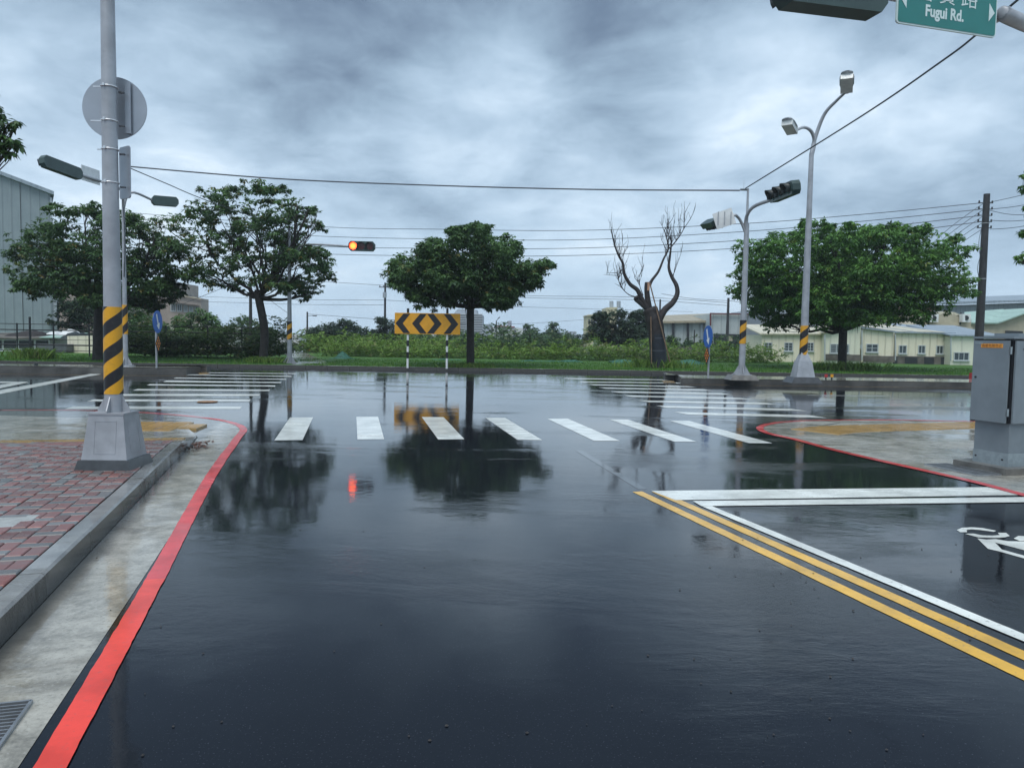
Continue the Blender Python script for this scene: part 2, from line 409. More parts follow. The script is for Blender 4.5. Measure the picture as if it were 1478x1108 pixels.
def ribbon(name, pts, width, z, mat, parent=None, smooth=0):
    P0 = [Vector((p[0], p[1])) for p in pts]; vs = []; P = []
    for i in range(len(P0) - 1):
        L = (P0[i + 1] - P0[i]).length; k = max(1, min(160, int(L / .05))) if (P0[i].length < 20) else max(1, int(L / .4))
        P += [P0[i].lerp(P0[i + 1], j / k) for j in range(k)]
    P.append(P0[-1])
    for i, p in enumerate(P):
        d = (P[min(i + 1, len(P) - 1)] - P[max(i - 1, 0)]).normalized(); n = Vector((-d.y, d.x)) * width / 2
        ja = 1 + .06 * mnoise.noise((p.x * 9, p.y * 9, 1.5)) + .05 * mnoise.noise((p.x * 37, p.y * 37, 4.5)); jb = 1 + .06 * mnoise.noise((p.x * 9, p.y * 9, 8.5)) + .05 * mnoise.noise((p.x * 37, p.y * 37, 2.5))
        vs += [(p.x + n.x * ja, p.y + n.y * ja, z), (p.x - n.x * jb, p.y - n.y * jb, z)]
    fs = [(2 * i + 1, 2 * i + 3, 2 * i + 2, 2 * i) for i in range(len(P) - 1)]
    return MB().add(vs, fs).build(name, mat, parent)
def catmull(pts, n=6):
    P = [Vector(p) for p in pts]; out = []
    for i in range(len(P) - 1):
        p0 = P[max(i - 1, 0)]; p1 = P[i]; p2 = P[i + 1]; p3 = P[min(i + 2, len(P) - 1)]
        for k in range(n):
            t = k / n
            out.append(.5 * ((2 * p1) + (p2 - p0) * t + (2 * p0 - 5 * p1 + 4 * p2 - p3) * t * t + (3 * p1 - p0 - 3 * p2 + p3) * t ** 3))
    out.append(P[-1]); return out
def dup(o, parent=None):
    c = o.copy(); link(c)
    if parent: c.parent = parent
    return c

def txt(s, size, mat, parent, origin, X, Y, name='lettering', sx=1.0, bold=0.0):
    """flat lettering lying in the plane spanned by X (reading direction) and Y (up)"""
    cu = bpy.data.curves.new('t', 'FONT'); cu.body = s; cu.size = size; cu.align_x = 'CENTER'; cu.offset = bold
    o = bpy.data.objects.new('t', cu); link(o); dg = bpy.context.evaluated_depsgraph_get()
    me = bpy.data.meshes.new_from_object(o.evaluated_get(dg)); bpy.data.objects.remove(o)
    X = Vector(X).normalized(); Y = Vector(Y).normalized(); O = Vector(origin)
    vs = [O + X * (v.co.x * sx) + Y * v.co.y for v in me.vertices]
    return MB().add(vs, [tuple(p.vertices) for p in me.polygons]).build(name, mat, parent)

# ------------------------------------------------------------------ ground, roads
d1 = Vector((-.28, .96, 0)).normalized()         # direction of the road the camera stands on
n1v = Vector((d1.y, -d1.x, 0))                   # to its right
KA = G(300, 529.7); KB = G(1350, 545.5); kd = (KB - KA).normalized()
def kerb_pt(x): t = (x - KA.x) / kd.x; return KA + kd * t
ground = sheet('ground', [(-1500, -60, 0), (1500, -60, 0), (1500, 2600, 0), (-1500, 2600, 0)], M_SOIL, z=-.06, kind='structure')
kl, kr = kerb_pt(-140), kerb_pt(140)
road = sheet('road', [(-140, -40, 0), (140, -40, 0), kr + kd * 0, kl], M_ASPH, z=0.0, kind='structure')
# grass verge across the junction, with its kerb and a strip of paving
verge = sheet('grass_verge', [kl + Vector((0, .15, 0)), kr + Vector((0, .15, 0)), (140, 66, 0), (-140, 60, 0)], M_GRASS, z=.12, kind='structure')
farkerb = bpy.data.objects.new('far_kerb', None); link(farkerb); farkerb['kind'] = 'structure'; ORG['far_kerb'] = Vector((0, 0, 0))
x = -34.0; proto_k = None
ang = math.atan2(kd.y, kd.x)
while x < 46:
    if proto_k is None:
        mb = MB(); mb.box((0, .07, .068), (.985, .16, .14)); proto_k = mb.build('kerb_stone', M_ISL, farkerb, origin=(0, 0, 0)); o = proto_k
    else: o = dup(proto_k, farkerb)
    p = kerb_pt(x); o.location = (p.x, p.y, random.uniform(-.006, .004)); o.rotation_euler.z = ang + random.uniform(-.004, .004); x += 1.0
ribbon('verge_paving', [kerb_pt(-60) + Vector((0, .45, 0)), kerb_pt(60) + Vector((0, .45, 0))], .55, .128, M_CONC)['kind'] = 'structure'
ribbon('side_path', [G(447, 526, .12), G(446, 521, .12), G(438, 516.5, .12), G(430, 512, .12), G(424, 506, .12)], 1.7, .130, M_CONC)['kind'] = 'structure'

Z3 = Vector((0, 0, 1))
# ---- zebra crossings (each stripe a piece of the road)
def pxpoly(name, pts, mat, z=.003, parent=road): return sheet(name, [G(a, b) for a, b in pts], mat, z=z, parent=parent)
near = [((418.7, 602.4), (451.9, 602.2), (436.7, 635), (396, 635.6)), ((514.3, 601.4), (545.7, 601.4), (554.5, 633.8), (516, 634.2)),
        ((608.6, 601.6), (640.3, 602), (670.2, 633.8), (632.5, 634.2)), ((700.7, 603), (729.2, 603), (782.8, 635.2), (747, 634.7)),
        ((790, 604.3), (819.3, 604.1), (894.6, 636.3), (857.2, 636)), ((879.2, 605.2), (906.4, 605.5), (1005.5, 637.4), (973.3, 637.4)),
        ((966.2, 607.1), (994.4, 607.3), (1115.2, 639.6), (1081.3, 639.6))]
for q in near: pxpoly('zebra_stripe', q, M_WHITE)
left_z = [((105, 586.6), (349, 586.6)), ((135, 576.4), (362, 576.3)), ((165, 568.6), (375.5, 568.7)), ((198, 561.3), (389.5, 562.2)),
          ((217, 554.2), (397.5, 556.2)), ((240, 549.6), (405.8, 551.2)), ((254, 544.8), (413.3, 546.6)), ((272, 540.2), (420.8, 542.5)), ((290, 537.2), (427, 538.6))]
right_z = [((813, 545.6), (955, 547.6)), ((835, 550.6), (976, 551.9)), ((848, 554.4), (992.6, 557.2)), ((863.7, 559), (1014.6, 561.8)), ((880.5, 564.6), (1041.9, 567.5)),
           ((899.4, 570.3), (1069.5, 574.2)), ((921.4, 577.6), (1102, 581)), ((946, 585.2), (1141.6, 589.8)), ((972.7, 594.3), (1168, 599))]
for L in (left_z, right_z):
    for i, (a, b) in enumerate(L):
        A = G(*a); B = G(*b); w = .58
        sheet('zebra_stripe', [A, B, B - d1 * w, A - d1 * w], M_WHITE, z=.003, parent=road)
# ---- stop line, lane lines
pxpoly('stop_line', [(940, 708.6), (1425, 703.2), (1475, 714.6), (975, 722)], M_WHITE, z=.0045)
pxpoly('thin_stop_line', [(1000, 723.6), (1560, 717), (1580, 724), (1012, 731)], M_WHITE, z=.007)
def lineby(name, p, q, w, mat, z=.003, ext=6.0):
    A, B = G(*p), G(*q); B = B + (B - A).normalized() * ext
    return ribbon(name, [A, B], w, z, mat, road)
lineby('yellow_line', (920, 709.5), (1478, 974.5), .105, M_YEL)
lineby('yellow_line', (948, 709.5), (1478, 946), .105, M_YEL)
lineby('white_lane_line', (1016, 729), (1478, 921), .10, M_WHITE, z=.0055)
M_WORN = wet('worn_white_paint', paint_base((.055, .06, .066), .95, (.012, .014, .02)), .5, .06, .25, 1.0, .3, 4.0)
ribbon('worn_line', [G(835, 650), G(928, 706)], .10, .002, M_WORN, road)
ribbon('worn_line', [G(1165, 570.3), G(1276, 571.5)], .13, .003, M_WHITE, road)
ribbon('worn_line', [G(1085, 565), G(1190, 571)], .10, .002, M_WORN, road)
ribbon('worn_line', [G(704, 663.2), G(766, 662.5)], .08, .002, M_WORN, road)
ribbon('worn_line', [G(425, 539), G(455, 534.5)], .14, .002, M_WORN, road)
pxpoly('lane_arrow_line', [(-40, 570.5), (133, 539), (147, 539.6), (-40, 576.5)], M_WHITE)
pxpoly('lane_arrow_line', [(-60, 550.2), (38, 551.2), (42, 552.8), (-60, 553.0)], M_WHITE, z=.007)
pxpoly('lane_arrow_line', [(-60, 565.5), (16, 553.2), (40, 552.4), (-10, 563)], M_WHITE, z=.010)
# faded yellow kerbside lines along the islands
ribbon('faded_yellow_line', [G(-200, 538), G(272, 542.6)], .13, .0018, M_TACT, road)
ribbon('faded_yellow_line', [G(985, 555), G(1260, 558.3), G(1700, 564)], .13, .0018, M_TACT, road)
pxpoly('yellow_nose_patch', [(285, 537.6), (300, 537.2), (303, 540), (288, 541)], M_TACT, z=.007)
pxpoly('yellow_nose_patch', [(955, 549.6), (972, 550), (976, 553), (958, 553)], M_TACT, z=.007)
mb = MB(); cpt = G(299.5, 579.5, .01); mb.tube([cpt, cpt + Vector((0, 0, .006))], .22, 20); mb.build('manhole_cover', M_RUST, road)
mb = MB()
for k in range(170):
    px = random.uniform(120, 1460); py = 600 + 500 * random.random() ** 1.5; p = G(px, py, .004)
    if random.random() < .35: p = G(random.gauss(1180, 130), random.gauss(800, 60), .004)
    r = random.uniform(.003, .009); vs = [p + Vector((math.cos(a) * r * random.uniform(.6, 1.2), math.sin(a) * r * random.uniform(.6, 1.2), 0)) for a in (0, 1.3, 2.5, 3.8, 5.1)]
    mb.add(vs + [p + Z3 * r * .6], [(i, (i + 1) % 5, 5) for i in range(5)])
tag(mb.build('road_grit', M_BARK), 'scattered grit and bits of leaf lying on the wet road', 'grit', kind='stuff')
# ---- scooter symbol in the waiting box
sc_ring_o = [(1381, 765), (1388, 761.8), (1402, 760.9), (1418, 762), (1438, 766), (1434, 767.6), (1415, 765), (1402, 764), (1395, 765), (1396, 768), (1386, 768.2)]
pxpoly('scooter_symbol', sc_ring_o, M_WHITE)
pxpoly('scooter_symbol', [(1393, 770.4), (1405, 770), (1418, 772.6), (1432, 773), (1443, 772.2), (1440, 769), (1452, 769), (1457.5, 773.5), (1450, 775.6), (1436, 776.4), (1412, 775.6)], M_WHITE)
pxpoly('scooter_symbol', [(1410.5, 777), (1424, 778.8), (1437, 778), (1455, 781), (1478, 781.5), (1520, 783), (1530, 800), (1478, 794), (1436, 783), (1446, 793), (1500, 808), (1510, 816), (1478, 806), (1443, 796), (1426, 792)], M_WHITE)
pxpoly('scooter_symbol', [(1463, 777.4), (1470, 773.6), (1520, 776), (1519, 782.4), (1478, 781.0), (1472, 781)], M_WHITE, z=.0045)

# ---- left pavement: gutter, kerb, bricks, dropped corner
KP = G(187, 712, .15); KP.z = 0               # front edge of the kerb (a point on it)
def kp(s, off, z=0.0):                        # s metres along d1 from KP, off metres to the right of the kerb front
    p = KP + d1 * s + n1v * off; p.z = z; return p
def s_of(p): return (Vector(p) - KP).dot(d1)
S_TIP = s_of(G(288, 631)); S_DROP = S_TIP - 1.7
def rise(s): t = min(max((s - S_DROP) / (S_TIP - S_DROP), 0), 1); return .15 - .125 * t * t * (3 - 2 * t)
red_px = [(-700, 592), (-60, 592.5), (0, 592.2), (68, 591.8), (144, 593), (206, 595.5), (238, 597.7), (275.8, 601), (313.6, 605.6), (338, 611.3), (349, 616.5), (351, 622), (343, 632), (334, 645), (324, 658), (312, 676), (302, 691.5), (279, 733), (232, 822)]
redw = catmull([G(a, b) for a, b in red_px], 5)
red_near = [G(232, 822), G(227, 832), G(71, 1108)]; red_near.append(red_near[-1] + (red_near[-1] - red_near[0]).normalized() * 4)
gut_r = [G(340, 631), G(286, 712), G(216, 820), G(163, 900), G(26, 1108)]; e = (gut_r[-1] - gut_r[-2]).normalized(); gut_r.append(gut_r[-1] + e * 4)
apron = [p for p in redw if p.y > G(347.5, 629).y - .01 and p.x < 0]
apron_pts = [Vector((-60, apron[0].y, 0))] + apron + gut_r + [kp(s_of(gut_r[-1]), .0), kp(S_TIP, .0), Vector((-60, G(0, 640).y, 0))]
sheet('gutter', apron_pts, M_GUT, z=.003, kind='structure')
ribbon('red_line', redw, .115, .006, M_RED, road)
ribbon('fresh_red_line', [G(224, 837), G(73, 1108), red_near[-1] + Vector((.0, 0, 0))], .113, .0085, M_RED2, road)
ribbon('red_line', [G(232, 822), G(221.5, 841)], .115, .006, M_RED, road)

kerb = bpy.data.objects.new('kerb', None); link(kerb); kerb['kind'] = 'structure'; ORG['kerb'] = Vector((0, 0, 0))
s = S_TIP; KW = .155
while s > -9:
    L = 1.0 if s < S_DROP else .42
    a, b = s - L + .006, s; mb = MB(); vs = []; nseg = 3
    jz = random.uniform(-.004, .003)
    prof = [(0, 0), (-.012, 1), (-.030, 1.12), (-KW + .01, 1.1), (-KW, 1.0)]
    for k in range(nseg + 1):
        ss = a + (b - a) * k / nseg; r = rise(ss) + jz
        for (o_, zz) in prof: vs.append(kp(ss, o_, -.05 if zz == 0 else r - .012 + .012 * (zz - 1) / .12))
        vs.append(kp(ss, -KW, -.05))
    m_ = 6
    fs = [(k * m_ + j, k * m_ + (j + 1) % m_, (k + 1) * m_ + (j + 1) % m_, (k + 1) * m_ + j) for k in range(nseg) for j in range(m_)]
    fs += [tuple(range(m_))[::-1], tuple(range(nseg * m_, nseg * m_ + m_))]
    mb.add(vs, fs, 0)
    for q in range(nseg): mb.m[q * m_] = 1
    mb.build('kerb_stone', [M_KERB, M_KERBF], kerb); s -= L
# tactile line position
S_T1 = s_of(G(150, 641.6, .03)); 
pav = bpy.data.objects.new('brick_pavement', None); link(pav); pav['kind'] = 'structure'; ORG['brick_pavement'] = Vector((0, 0, 0))
# the bedding layer under the bricks, following the dropped end
mb = MB(); ss = [-9, S_DROP - .4] + [S_DROP + (S_TIP - S_DROP) * k / 8 for k in range(9)]
vs = [];
for q in ss: vs += [kp(q, -KW, rise(q) - .022), kp(q, -14, rise(q) - .022)]
mb.add(vs, [(2 * i, 2 * i + 2, 2 * i + 3, 2 * i + 1) for i in range(len(ss) - 1)]); mb.build('bedding', simple('joint_sand', (.03, .028, .024), .9, 0, .4, 20), pav)
tdir = (G(250, 637, .03) - G(0, 637, .03)).normalized()
T_O = G(258, 641.5, .03)                      # right end of the tactile row's near edge
def t_line_s(off):                            # s of the tactile near edge at lateral offset off
    p0 = T_O; o0 = (p0 - KP).dot(n1v); sp0 = s_of(p0); k = tdir.dot(d1) / tdir.dot(n1v); return sp0 + k * (off - o0)
def brick_mesh(name, lx, ly, h, mat):
    c = .006; x, y = lx / 2 - .003, ly / 2 - .003
    v = [(-x, -y, -h), (x, -y, -h), (x, y, -h), (-x, y, -h), (-x, -y, -c), (x, -y, -c), (x, y, -c), (-x, y, -c),
         (-x + c, -y + c, 0), (x - c, -y + c, 0), (x - c, y - c, 0), (-x + c, y - c, 0)]
    f = [(i, (i + 1) % 4, 4 + (i + 1) % 4, 4 + i) for i in range(4)] + [(4 + i, 4 + (i + 1) % 4, 8 + (i + 1) % 4, 8 + i) for i in range(4)] + [(8, 9, 10, 11)]
    me = bpy.data.meshes.new(name); me.from_pydata(v, [], f); me.materials.append(mat); return me
bm_red = brick_mesh('red_brick', .1, .2, .05, M_BR); bm_grey = brick_mesh('grey_brick', .2, .1, .05, M_BG); bm_pale = brick_mesh('pale_brick', .2, .1, .05, M_BP)
bm_greyl = brick_mesh('grey_brick_long', .1, .2, .05, M_BG)
ang1 = math.atan2(n1v.y, n1v.x)
bricks = []
pale_t = G(91, 727, .15); slab_t = G(14, 752, .15)
for ci in range(0, 46):
    off = -KW - .105 - ci * .2
    sh = .15 if ci % 2 else 0
    for ri in range(-26, 34):
        s0 = ri * .3 + sh + .06
        smax = t_line_s(off)
        for (du, dv, kind) in ((-.05, 0, 'r'), (.05, 0, 'r'), (0, .15, 'g')):
            sv = s0 + dv + (0 if kind == 'r' else 0); o_ = off + du
            if sv + (.1 if kind == 'r' else .05) > smax or sv < -6: continue
            bricks.append((sv, o_, kind))
def inview(p):
    d = p - C0; z = d.dot(cF)
    if z < .2: return False
    u = 739 + FPX * d.dot(cR) / z; v = 554 - FPX * d.dot(cU) / z
    return -30 < u < 1500 and v < 1140
cand = []; rest = []
for (sv, o_, kind) in bricks:
    p = kp(sv, o_, rise(sv)); p.z += random.uniform(-.004, .003)
    if (p - slab_t).length < .15: continue
    me = bm_red if kind == 'r' else bm_grey
    if kind == 'g' and (p - Vector((pale_t.x, pale_t.y, p.z))).length < .09: me = bm_pale
    elif kind == 'r' and random.random() < .05: me = bm_greyl
    slope = math.atan2(rise(sv + .05) - rise(sv - .05), .1)
    ent = ((p - C0).length, p, me, slope, random.uniform(-.012, .012))
    (cand if inview(p) else rest).append(ent)
cand.sort(key=lambda e: e[0])
for (d_, p, me, sl, jz) in cand[:300]:
    o = bpy.data.objects.new('brick', me); link(o); o.parent = pav; o.location = p
    o.rotation_euler = (sl, 0, ang1 + jz)
mats3 = [M_BR, M_BG, M_BP]; idx = {bm_red.name: 0, bm_grey.name: 1, bm_greyl.name: 1, bm_pale.name: 2}
mb = MB()
for (d_, p, me, sl, jz) in cand[300:] + rest:
    Rm = Matrix.Rotation(ang1 + jz, 3, 'Z') @ Matrix.Rotation(sl, 3, 'X')
    mb.add([p + Rm @ v.co for v in me.vertices], [tuple(q.vertices) for q in me.polygons if q.index > 3], idx[me.name])
o = mb.build('paving_bricks', mats3, pav); o['kind'] = 'stuff'
mb = MB(); mb.box(slab_t - Vector((.03, 0, .026)), (.34, .36, .05), (n1v, d1, Vector((0, 0, 1)))); mb.build('concrete_patch', M_BP, pav)
# tactile tiles
def tile_mesh(bars=True):
    mb = MB(); mb.box((0, 0, -.02), (.296, .296, .04))
    for k in range(4): mb.box((-.108 + k * .072, 0, .0025), (.028, .25, .005))
    me = bpy.data.meshes.new('tactile_tile'); me.from_pydata([tuple(v) for v in mb.v], [], mb.f); me.materials.append(M_TACT); return me
tm = tile_mesh(); tang = math.atan2(tdir.y, tdir.x); tn = Vector((-tdir.y, tdir.x, 0))
for k in range(30):
    p = T_O - tdir * (.15 + .3 * k) + tn * .15; z = rise(min(s_of(p), S_TIP)); 
    o = bpy.data.objects.new('tactile_tile', tm); link(o); o.parent = pav; o.location = (p.x, p.y, z + .004)
    o.rotation_euler = (0, 0, tang + random.uniform(-.006, .006))
# the dropped corner slab with its own tile patch
cs_px = [(-400, 598), (0, 599.5), (100, 602), (200, 605), (232, 607), (255, 611), (270, 617), (279, 624), (283, 630.5), (262, 634), (150, 634), (-400, 636)]
slab = MB(); pts = [G(a, b, .028) for a, b in cs_px]
slab.prism([Vector((p.x, p.y, .028)) for p in pts], (0, 0, -.03)); so = slab.build('corner_slab', M_CONC); so['kind'] = 'structure'
for r_ in range(4):
    for k in range(-3, 4):
        p = G(222, 615, .03) + tdir * (k * .3) + tn * ((r_ - 1.5) * .3)
        if (k / 2.4) ** 2 + ((r_ - 1.5) / 1.9) ** 2 > 1.05: continue
        o = bpy.data.objects.new('tactile_tile', tm); link(o); o.parent = so; o.location = (p.x, p.y, .034); o.rotation_euler.z = tang + R(90)
# ---- right pavement (flush concrete corner with red line)
redr_px = [(1900, 612), (1480, 609.5), (1403, 608.2), (1322, 606.9), (1281, 606.2), (1183, 606.8), (1133.7, 609), (1112.6, 611.6), (1099, 615.5), (1097, 619.5), (1106, 624.5), (1123, 629), (1151, 635.2), (1199.7, 648.5), (1279, 667), (1399, 694), (1471, 713), (1560, 737), (1760, 800)]
redr = catmull([G(a, b) for a, b in redr_px], 5)
ribbon('red_line', redr, .12, .008, M_RED, road)
inner = redr
rp = sheet('corner_pavement', inner + [Vector((14, -12, 0)), Vector((60, -12, 0)), Vector((60, G(1480, 609.5).y, 0))], M_CONC, z=.004, kind='structure')
yb = [(1183, 625.5), (1225, 621), (1300, 618.4), (1403, 615.2), (1560, 611)]
Yp = catmull([G(a, b) for a, b in yb], 14)
acc = 0
for i in range(len(Yp) - 1):
    acc += (Yp[i + 1] - Yp[i]).length
    if acc >= .30:
        acc = 0; d = (Yp[i + 1] - Yp[i]).normalized()
        for r_ in (-.15, .15, .45):
            p = Yp[i] + Vector((-d.y, d.x, 0)) * r_
            o = bpy.data.objects.new('tactile_tile', tm); link(o); o.parent = rp; o.location = (p.x, p.y, .012); o.rotation_euler.z = math.atan2(d.y, d.x)
ribbon('pavement_joint', [G(1190, 614), G(1215, 609.9), G(1300, 609.3)], .03, .009, M_BASE, rp)
# grates
def grate(name, origin, L, Wd, nb, parent_label, d1=d1, n1v=n1v):
    """origin = near right corner; L along d1, Wd to the left"""
    t = thing(name, origin, *parent_label)
    Z = Vector((0, 0, 1)); o_ = Vector(origin)
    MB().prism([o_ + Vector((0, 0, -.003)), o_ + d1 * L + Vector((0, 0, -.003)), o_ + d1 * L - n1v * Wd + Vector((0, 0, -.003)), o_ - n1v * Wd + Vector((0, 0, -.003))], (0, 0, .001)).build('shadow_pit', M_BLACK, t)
    for (c, sz) in ((o_ + d1 * L / 2, (.012, L, .014)), (o_ + d1 * L / 2 - n1v * Wd, (.012, L, .014)), (o_ + d1 * L / 2 - n1v * Wd * .5, (.010, L, .014)),
                    (o_ - n1v * Wd / 2, (Wd, .012, .014)), (o_ + d1 * L - n1v * Wd / 2, (Wd, .012, .014))):
        MB().box(c + Z * .004, sz, (n1v, d1, Z)).build('rim', M_GRATE, t)
    for k in range(nb):
        MB().box(o_ + d1 * (L * (k + 1) / (nb + 1)) - n1v * Wd / 2 + Z * .003, (Wd - .012, .008, .012), (n1v, d1, Z)).build('bar', M_GRATE, t)
g0 = G(0, 1082); gg = G(45.5, 1015); grate('drain_grate', gg - d1 * .62 + Vector((0, 0, .006)), .62, .36, 20, ('steel drain grate set in the left gutter at the bottom edge of the picture', 'drain grate'))
gd = (G(1279, 667) - G(1399, 694)).normalized(); gn = Vector((gd.y, -gd.x, 0))
grate('drain_grate', G(1396, 688) + gn * .50 + Vector((0, 0, .009)), .80, .36, 20, ('flush steel drain grate in the right corner paving beside the cabinet', 'drain grate'), gd, gn)
# leaf litter against the kerb tip
mb = MB(); lp = kp(S_TIP - 1.0, .13, .01)
for k in range(90):
    c = lp + d1 * random.gauss(0, .16) + n1v * random.gauss(0, .07) + Vector((0, 0, random.uniform(0, .05)))
    a = random.random() * 6.3; u = Vector((math.cos(a), math.sin(a), random.uniform(-.4, .4))) * .035; w_ = Vector((-math.sin(a), math.cos(a), random.uniform(-.4, .4))) * .018
    mb.add([c - u, c + w_, c + u, c - w_], [(0, 1, 2, 3)])
tag(mb.build('leaf_litter', M_LITTER), 'small heap of wet brown leaves in the gutter by the kerb end', 'leaves', kind='stuff')

# ---- raised traffic islands
def island(name, front, zt, depth, left_end):
    """front: list of px on the front bottom edge"""
    P = [G(a, b) for a, b in front]; Q = [p + Vector((-.05, depth, 0)) for p in P]
    ring = P + Q[::-1]
    mb = MB(); b = .03
    mb.prism([Vector((p.x, p.y, zt - .02)) for p in ring], (0, 0, -zt))
    o = mb.build(name, M_ISL); o['kind'] = 'structure'
    c = sum(ring, Vector((0, 0, 0))) / len(ring)
    sheet('island_top', [Vector((p.x, p.y + (.10 if i < len(P) else -.10), zt)) + (c - p).normalized() * .04 for i, p in enumerate(ring)], M_CONC, parent=o)
    mb2 = MB()
    for i, p in enumerate(ring):
        pass
    sheet('island_rim', [Vector((p.x, p.y, zt - .012)) for p in ring], M_ISL, parent=o)
    return o
island('left_island', [(-600, 534.5), (0, 538), (268, 541.2), (275.5, 539.2)], .25, 2.0, False)
island('right_island', [(979, 549.2), (983, 553.6), (1000, 554), (1260, 557.5), (1480, 561), (2000, 570)], .20, 2.7, True)
# paving joints on island faces
for (a, b, z1) in ((51.8, 537.8, .25), (1074, 554.8, .20)):
    p = G(a, b); MB().box(p + Vector((0, -.006, z1 / 2)), (.05, .012, z1)).build('white_drip_mark', M_WHITEP)['kind'] = 'structure'

# grass blades on the verge
rng = np.random.default_rng(3)
def quadmesh(name, V, mat, var=None, alt=None, parent=None, origin=None):
    """V: (N,4,3) world quads"""
    N = len(V); o0 = np.array(origin if origin is not None else (0, 0, 0), float)
    me = bpy.data.meshes.new(name); me.vertices.add(N * 4); me.loops.add(N * 4); me.polygons.add(N)
    me.vertices.foreach_set('co', (V - o0).reshape(-1).astype(np.float32))
    me.loops.foreach_set('vertex_index', np.arange(N * 4, dtype=np.int32))
    me.polygons.foreach_set('loop_start', np.arange(0, N * 4, 4, dtype=np.int32))
    me.polygons.foreach_set('loop_total', np.full(N, 4, dtype=np.int32))
    for nm, arr in (('var', var), ('alt', alt)):
        if arr is not None:
            a = me.attributes.new(nm, 'FLOAT', 'FACE'); a.data.foreach_set('value', arr.astype(np.float32))
    me.materials.append(mat); me.update(calc_edges=True); me.validate()
    o = bpy.data.objects.new(name, me); link(o)
    if parent: o.parent = parent; o.location = Vector(o0) - org(parent)
    else: o.location = Vector(o0)
    ORG[o.name] = Vector(o0); return o
def blades(name, pts, h, wd, mat, label=None):
    N = len(pts); a = rng.uniform(0, 6.283, N); hh = h * rng.uniform(.5, 1.3, N); lean = rng.normal(0, .35, (N, 2))
    side = np.stack([np.cos(a), np.sin(a), 0 * a], 1) * wd
    tip = np.stack([lean[:, 0] * hh, lean[:, 1] * hh, hh], 1); mid = tip * [.4, .4, .6]
    V = np.stack([pts - side, pts + side, pts + mid + side * .7, pts + tip], 1)
    V = np.stack([pts - side, pts + side, pts + tip + side * .15, pts + mid - side * .8], 1)
    o = quadmesh(name, V, mat, rng.uniform(0, 1, N), (rng.uniform(0, 1, N) > .93) * .8)
    o['kind'] = 'stuff'
    if label: o['label'] = label; o['category'] = 'grass'
    return o
xs = rng.uniform(-28, 34, 42000); u = rng.uniform(0, 1, 42000) ** 1.6
ys = KA.y + (xs - KA.x) * kd.y / kd.x + .75 + u * 11
keep = ~((xs > G(425, 524, .12).x - .2) & (xs < G(470, 524, .12).x - .3))
blades('grass', np.stack([xs, ys, np.full_like(xs, .115)], 1)[keep], .085, .012, M_GBLADE, 'short green grass growing on the verge across the junction')

# ------------------------------------------------------------------ foliage
def clusters(centers, size, nl, droop, rs):
    N = len(centers); k = np.tile(np.arange(nl), N); c = np.repeat(centers, nl, 0)
    sz = np.repeat(size * rs.uniform(.7, 1.3, N), nl); a0 = np.repeat(rs.uniform(0, 6.283, N), nl)
    az = a0 + k * 2 * np.pi / nl + rs.normal(0, .25, N * nl); dr = rs.normal(droop, .38, N * nl)
    d = np.stack([np.cos(az) * np.cos(dr), np.sin(az) * np.cos(dr), -np.sin(dr)], 1)
    sd = np.stack([-np.sin(az), np.cos(az), rs.normal(0, .35, N * nl)], 1)
    L = (sz * rs.uniform(.75, 1.15, N * nl))[:, None]; Wd = L * .24
    b = c + d * L * .10
    mid = b + d * L * .5; tip = b + d * L; tip[:, 2] -= L[:, 0] * .18
    return np.stack([b, mid + sd * Wd, tip, mid - sd * Wd], 1)
def lobes_points(lobes, dens, rs, flat=.62, cull=.0, nscale=.9, seed=0):
    out = []; vv = []
    for (c, r) in lobes:
        n = max(6, int(dens * r * r)); u = rs.normal(size=(n, 3)); u /= np.linalg.norm(u, axis=1)[:, None]
        u[:, 2] = np.where(u[:, 2] < -.25, u[:, 2] * .5, u[:, 2])
        rr = r * (.45 + .62 * np.sqrt(rs.uniform(0, 1, n)))[:, None]
        p = np.array(c) + u * rr * [1, 1, flat]; out.append(p)
        vv.append(np.clip(.32 + .42 * u[:, 2] + rs.uniform(-.22, .22) + rs.normal(0, .10, n), 0, 1))  # pad tops paler, undersides darker: shading put into the leaf colour
    P = np.concatenate(out); V = np.concatenate(vv)
    if cull:
        keep = np.array([mnoise.noise((p[0] * nscale + seed, p[1] * nscale, p[2] * nscale)) > cull for p in P]); P = P[keep]; V = V[keep]
    return P, V
def crown(lobes, parent, mat, dens, leaf, nl=7, droop=.35, seed=1, flat=.62, cull=.0, alt=.04, name='crown', nscale=.9):
    rs = np.random.default_rng(seed)
    P, V = lobes_points(lobes, dens, rs, flat, cull, nscale, seed)
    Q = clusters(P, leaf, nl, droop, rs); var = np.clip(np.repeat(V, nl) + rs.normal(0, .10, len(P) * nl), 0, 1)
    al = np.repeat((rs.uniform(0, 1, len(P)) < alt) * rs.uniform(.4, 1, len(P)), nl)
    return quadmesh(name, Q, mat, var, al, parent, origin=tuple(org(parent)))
def limb(mb, a, b, r0, r1, rs, bend=.12, n=6, sag=0.0):
    a = Vector(a); b = Vector(b); L = (b - a).length; pts = []; off = Vector((rs.normal(0, bend), rs.normal(0, bend), 0)) * L
    for i in range(n + 1):
        t = i / n; p = a.lerp(b, t) + off * math.sin(math.pi * t) + Vector((0, 0, -sag * L * math.sin(math.pi * t) * (1 - .3 * t)))
        if 0 < i < n: p += Vector((rs.normal(0, .012), rs.normal(0, .012), rs.normal(0, .012))) * L
        pts.append(p)
    mb.tube(pts, [r0 + (r1 - r0) * (i / n) ** .8 for i in range(n + 1)], 7); return pts
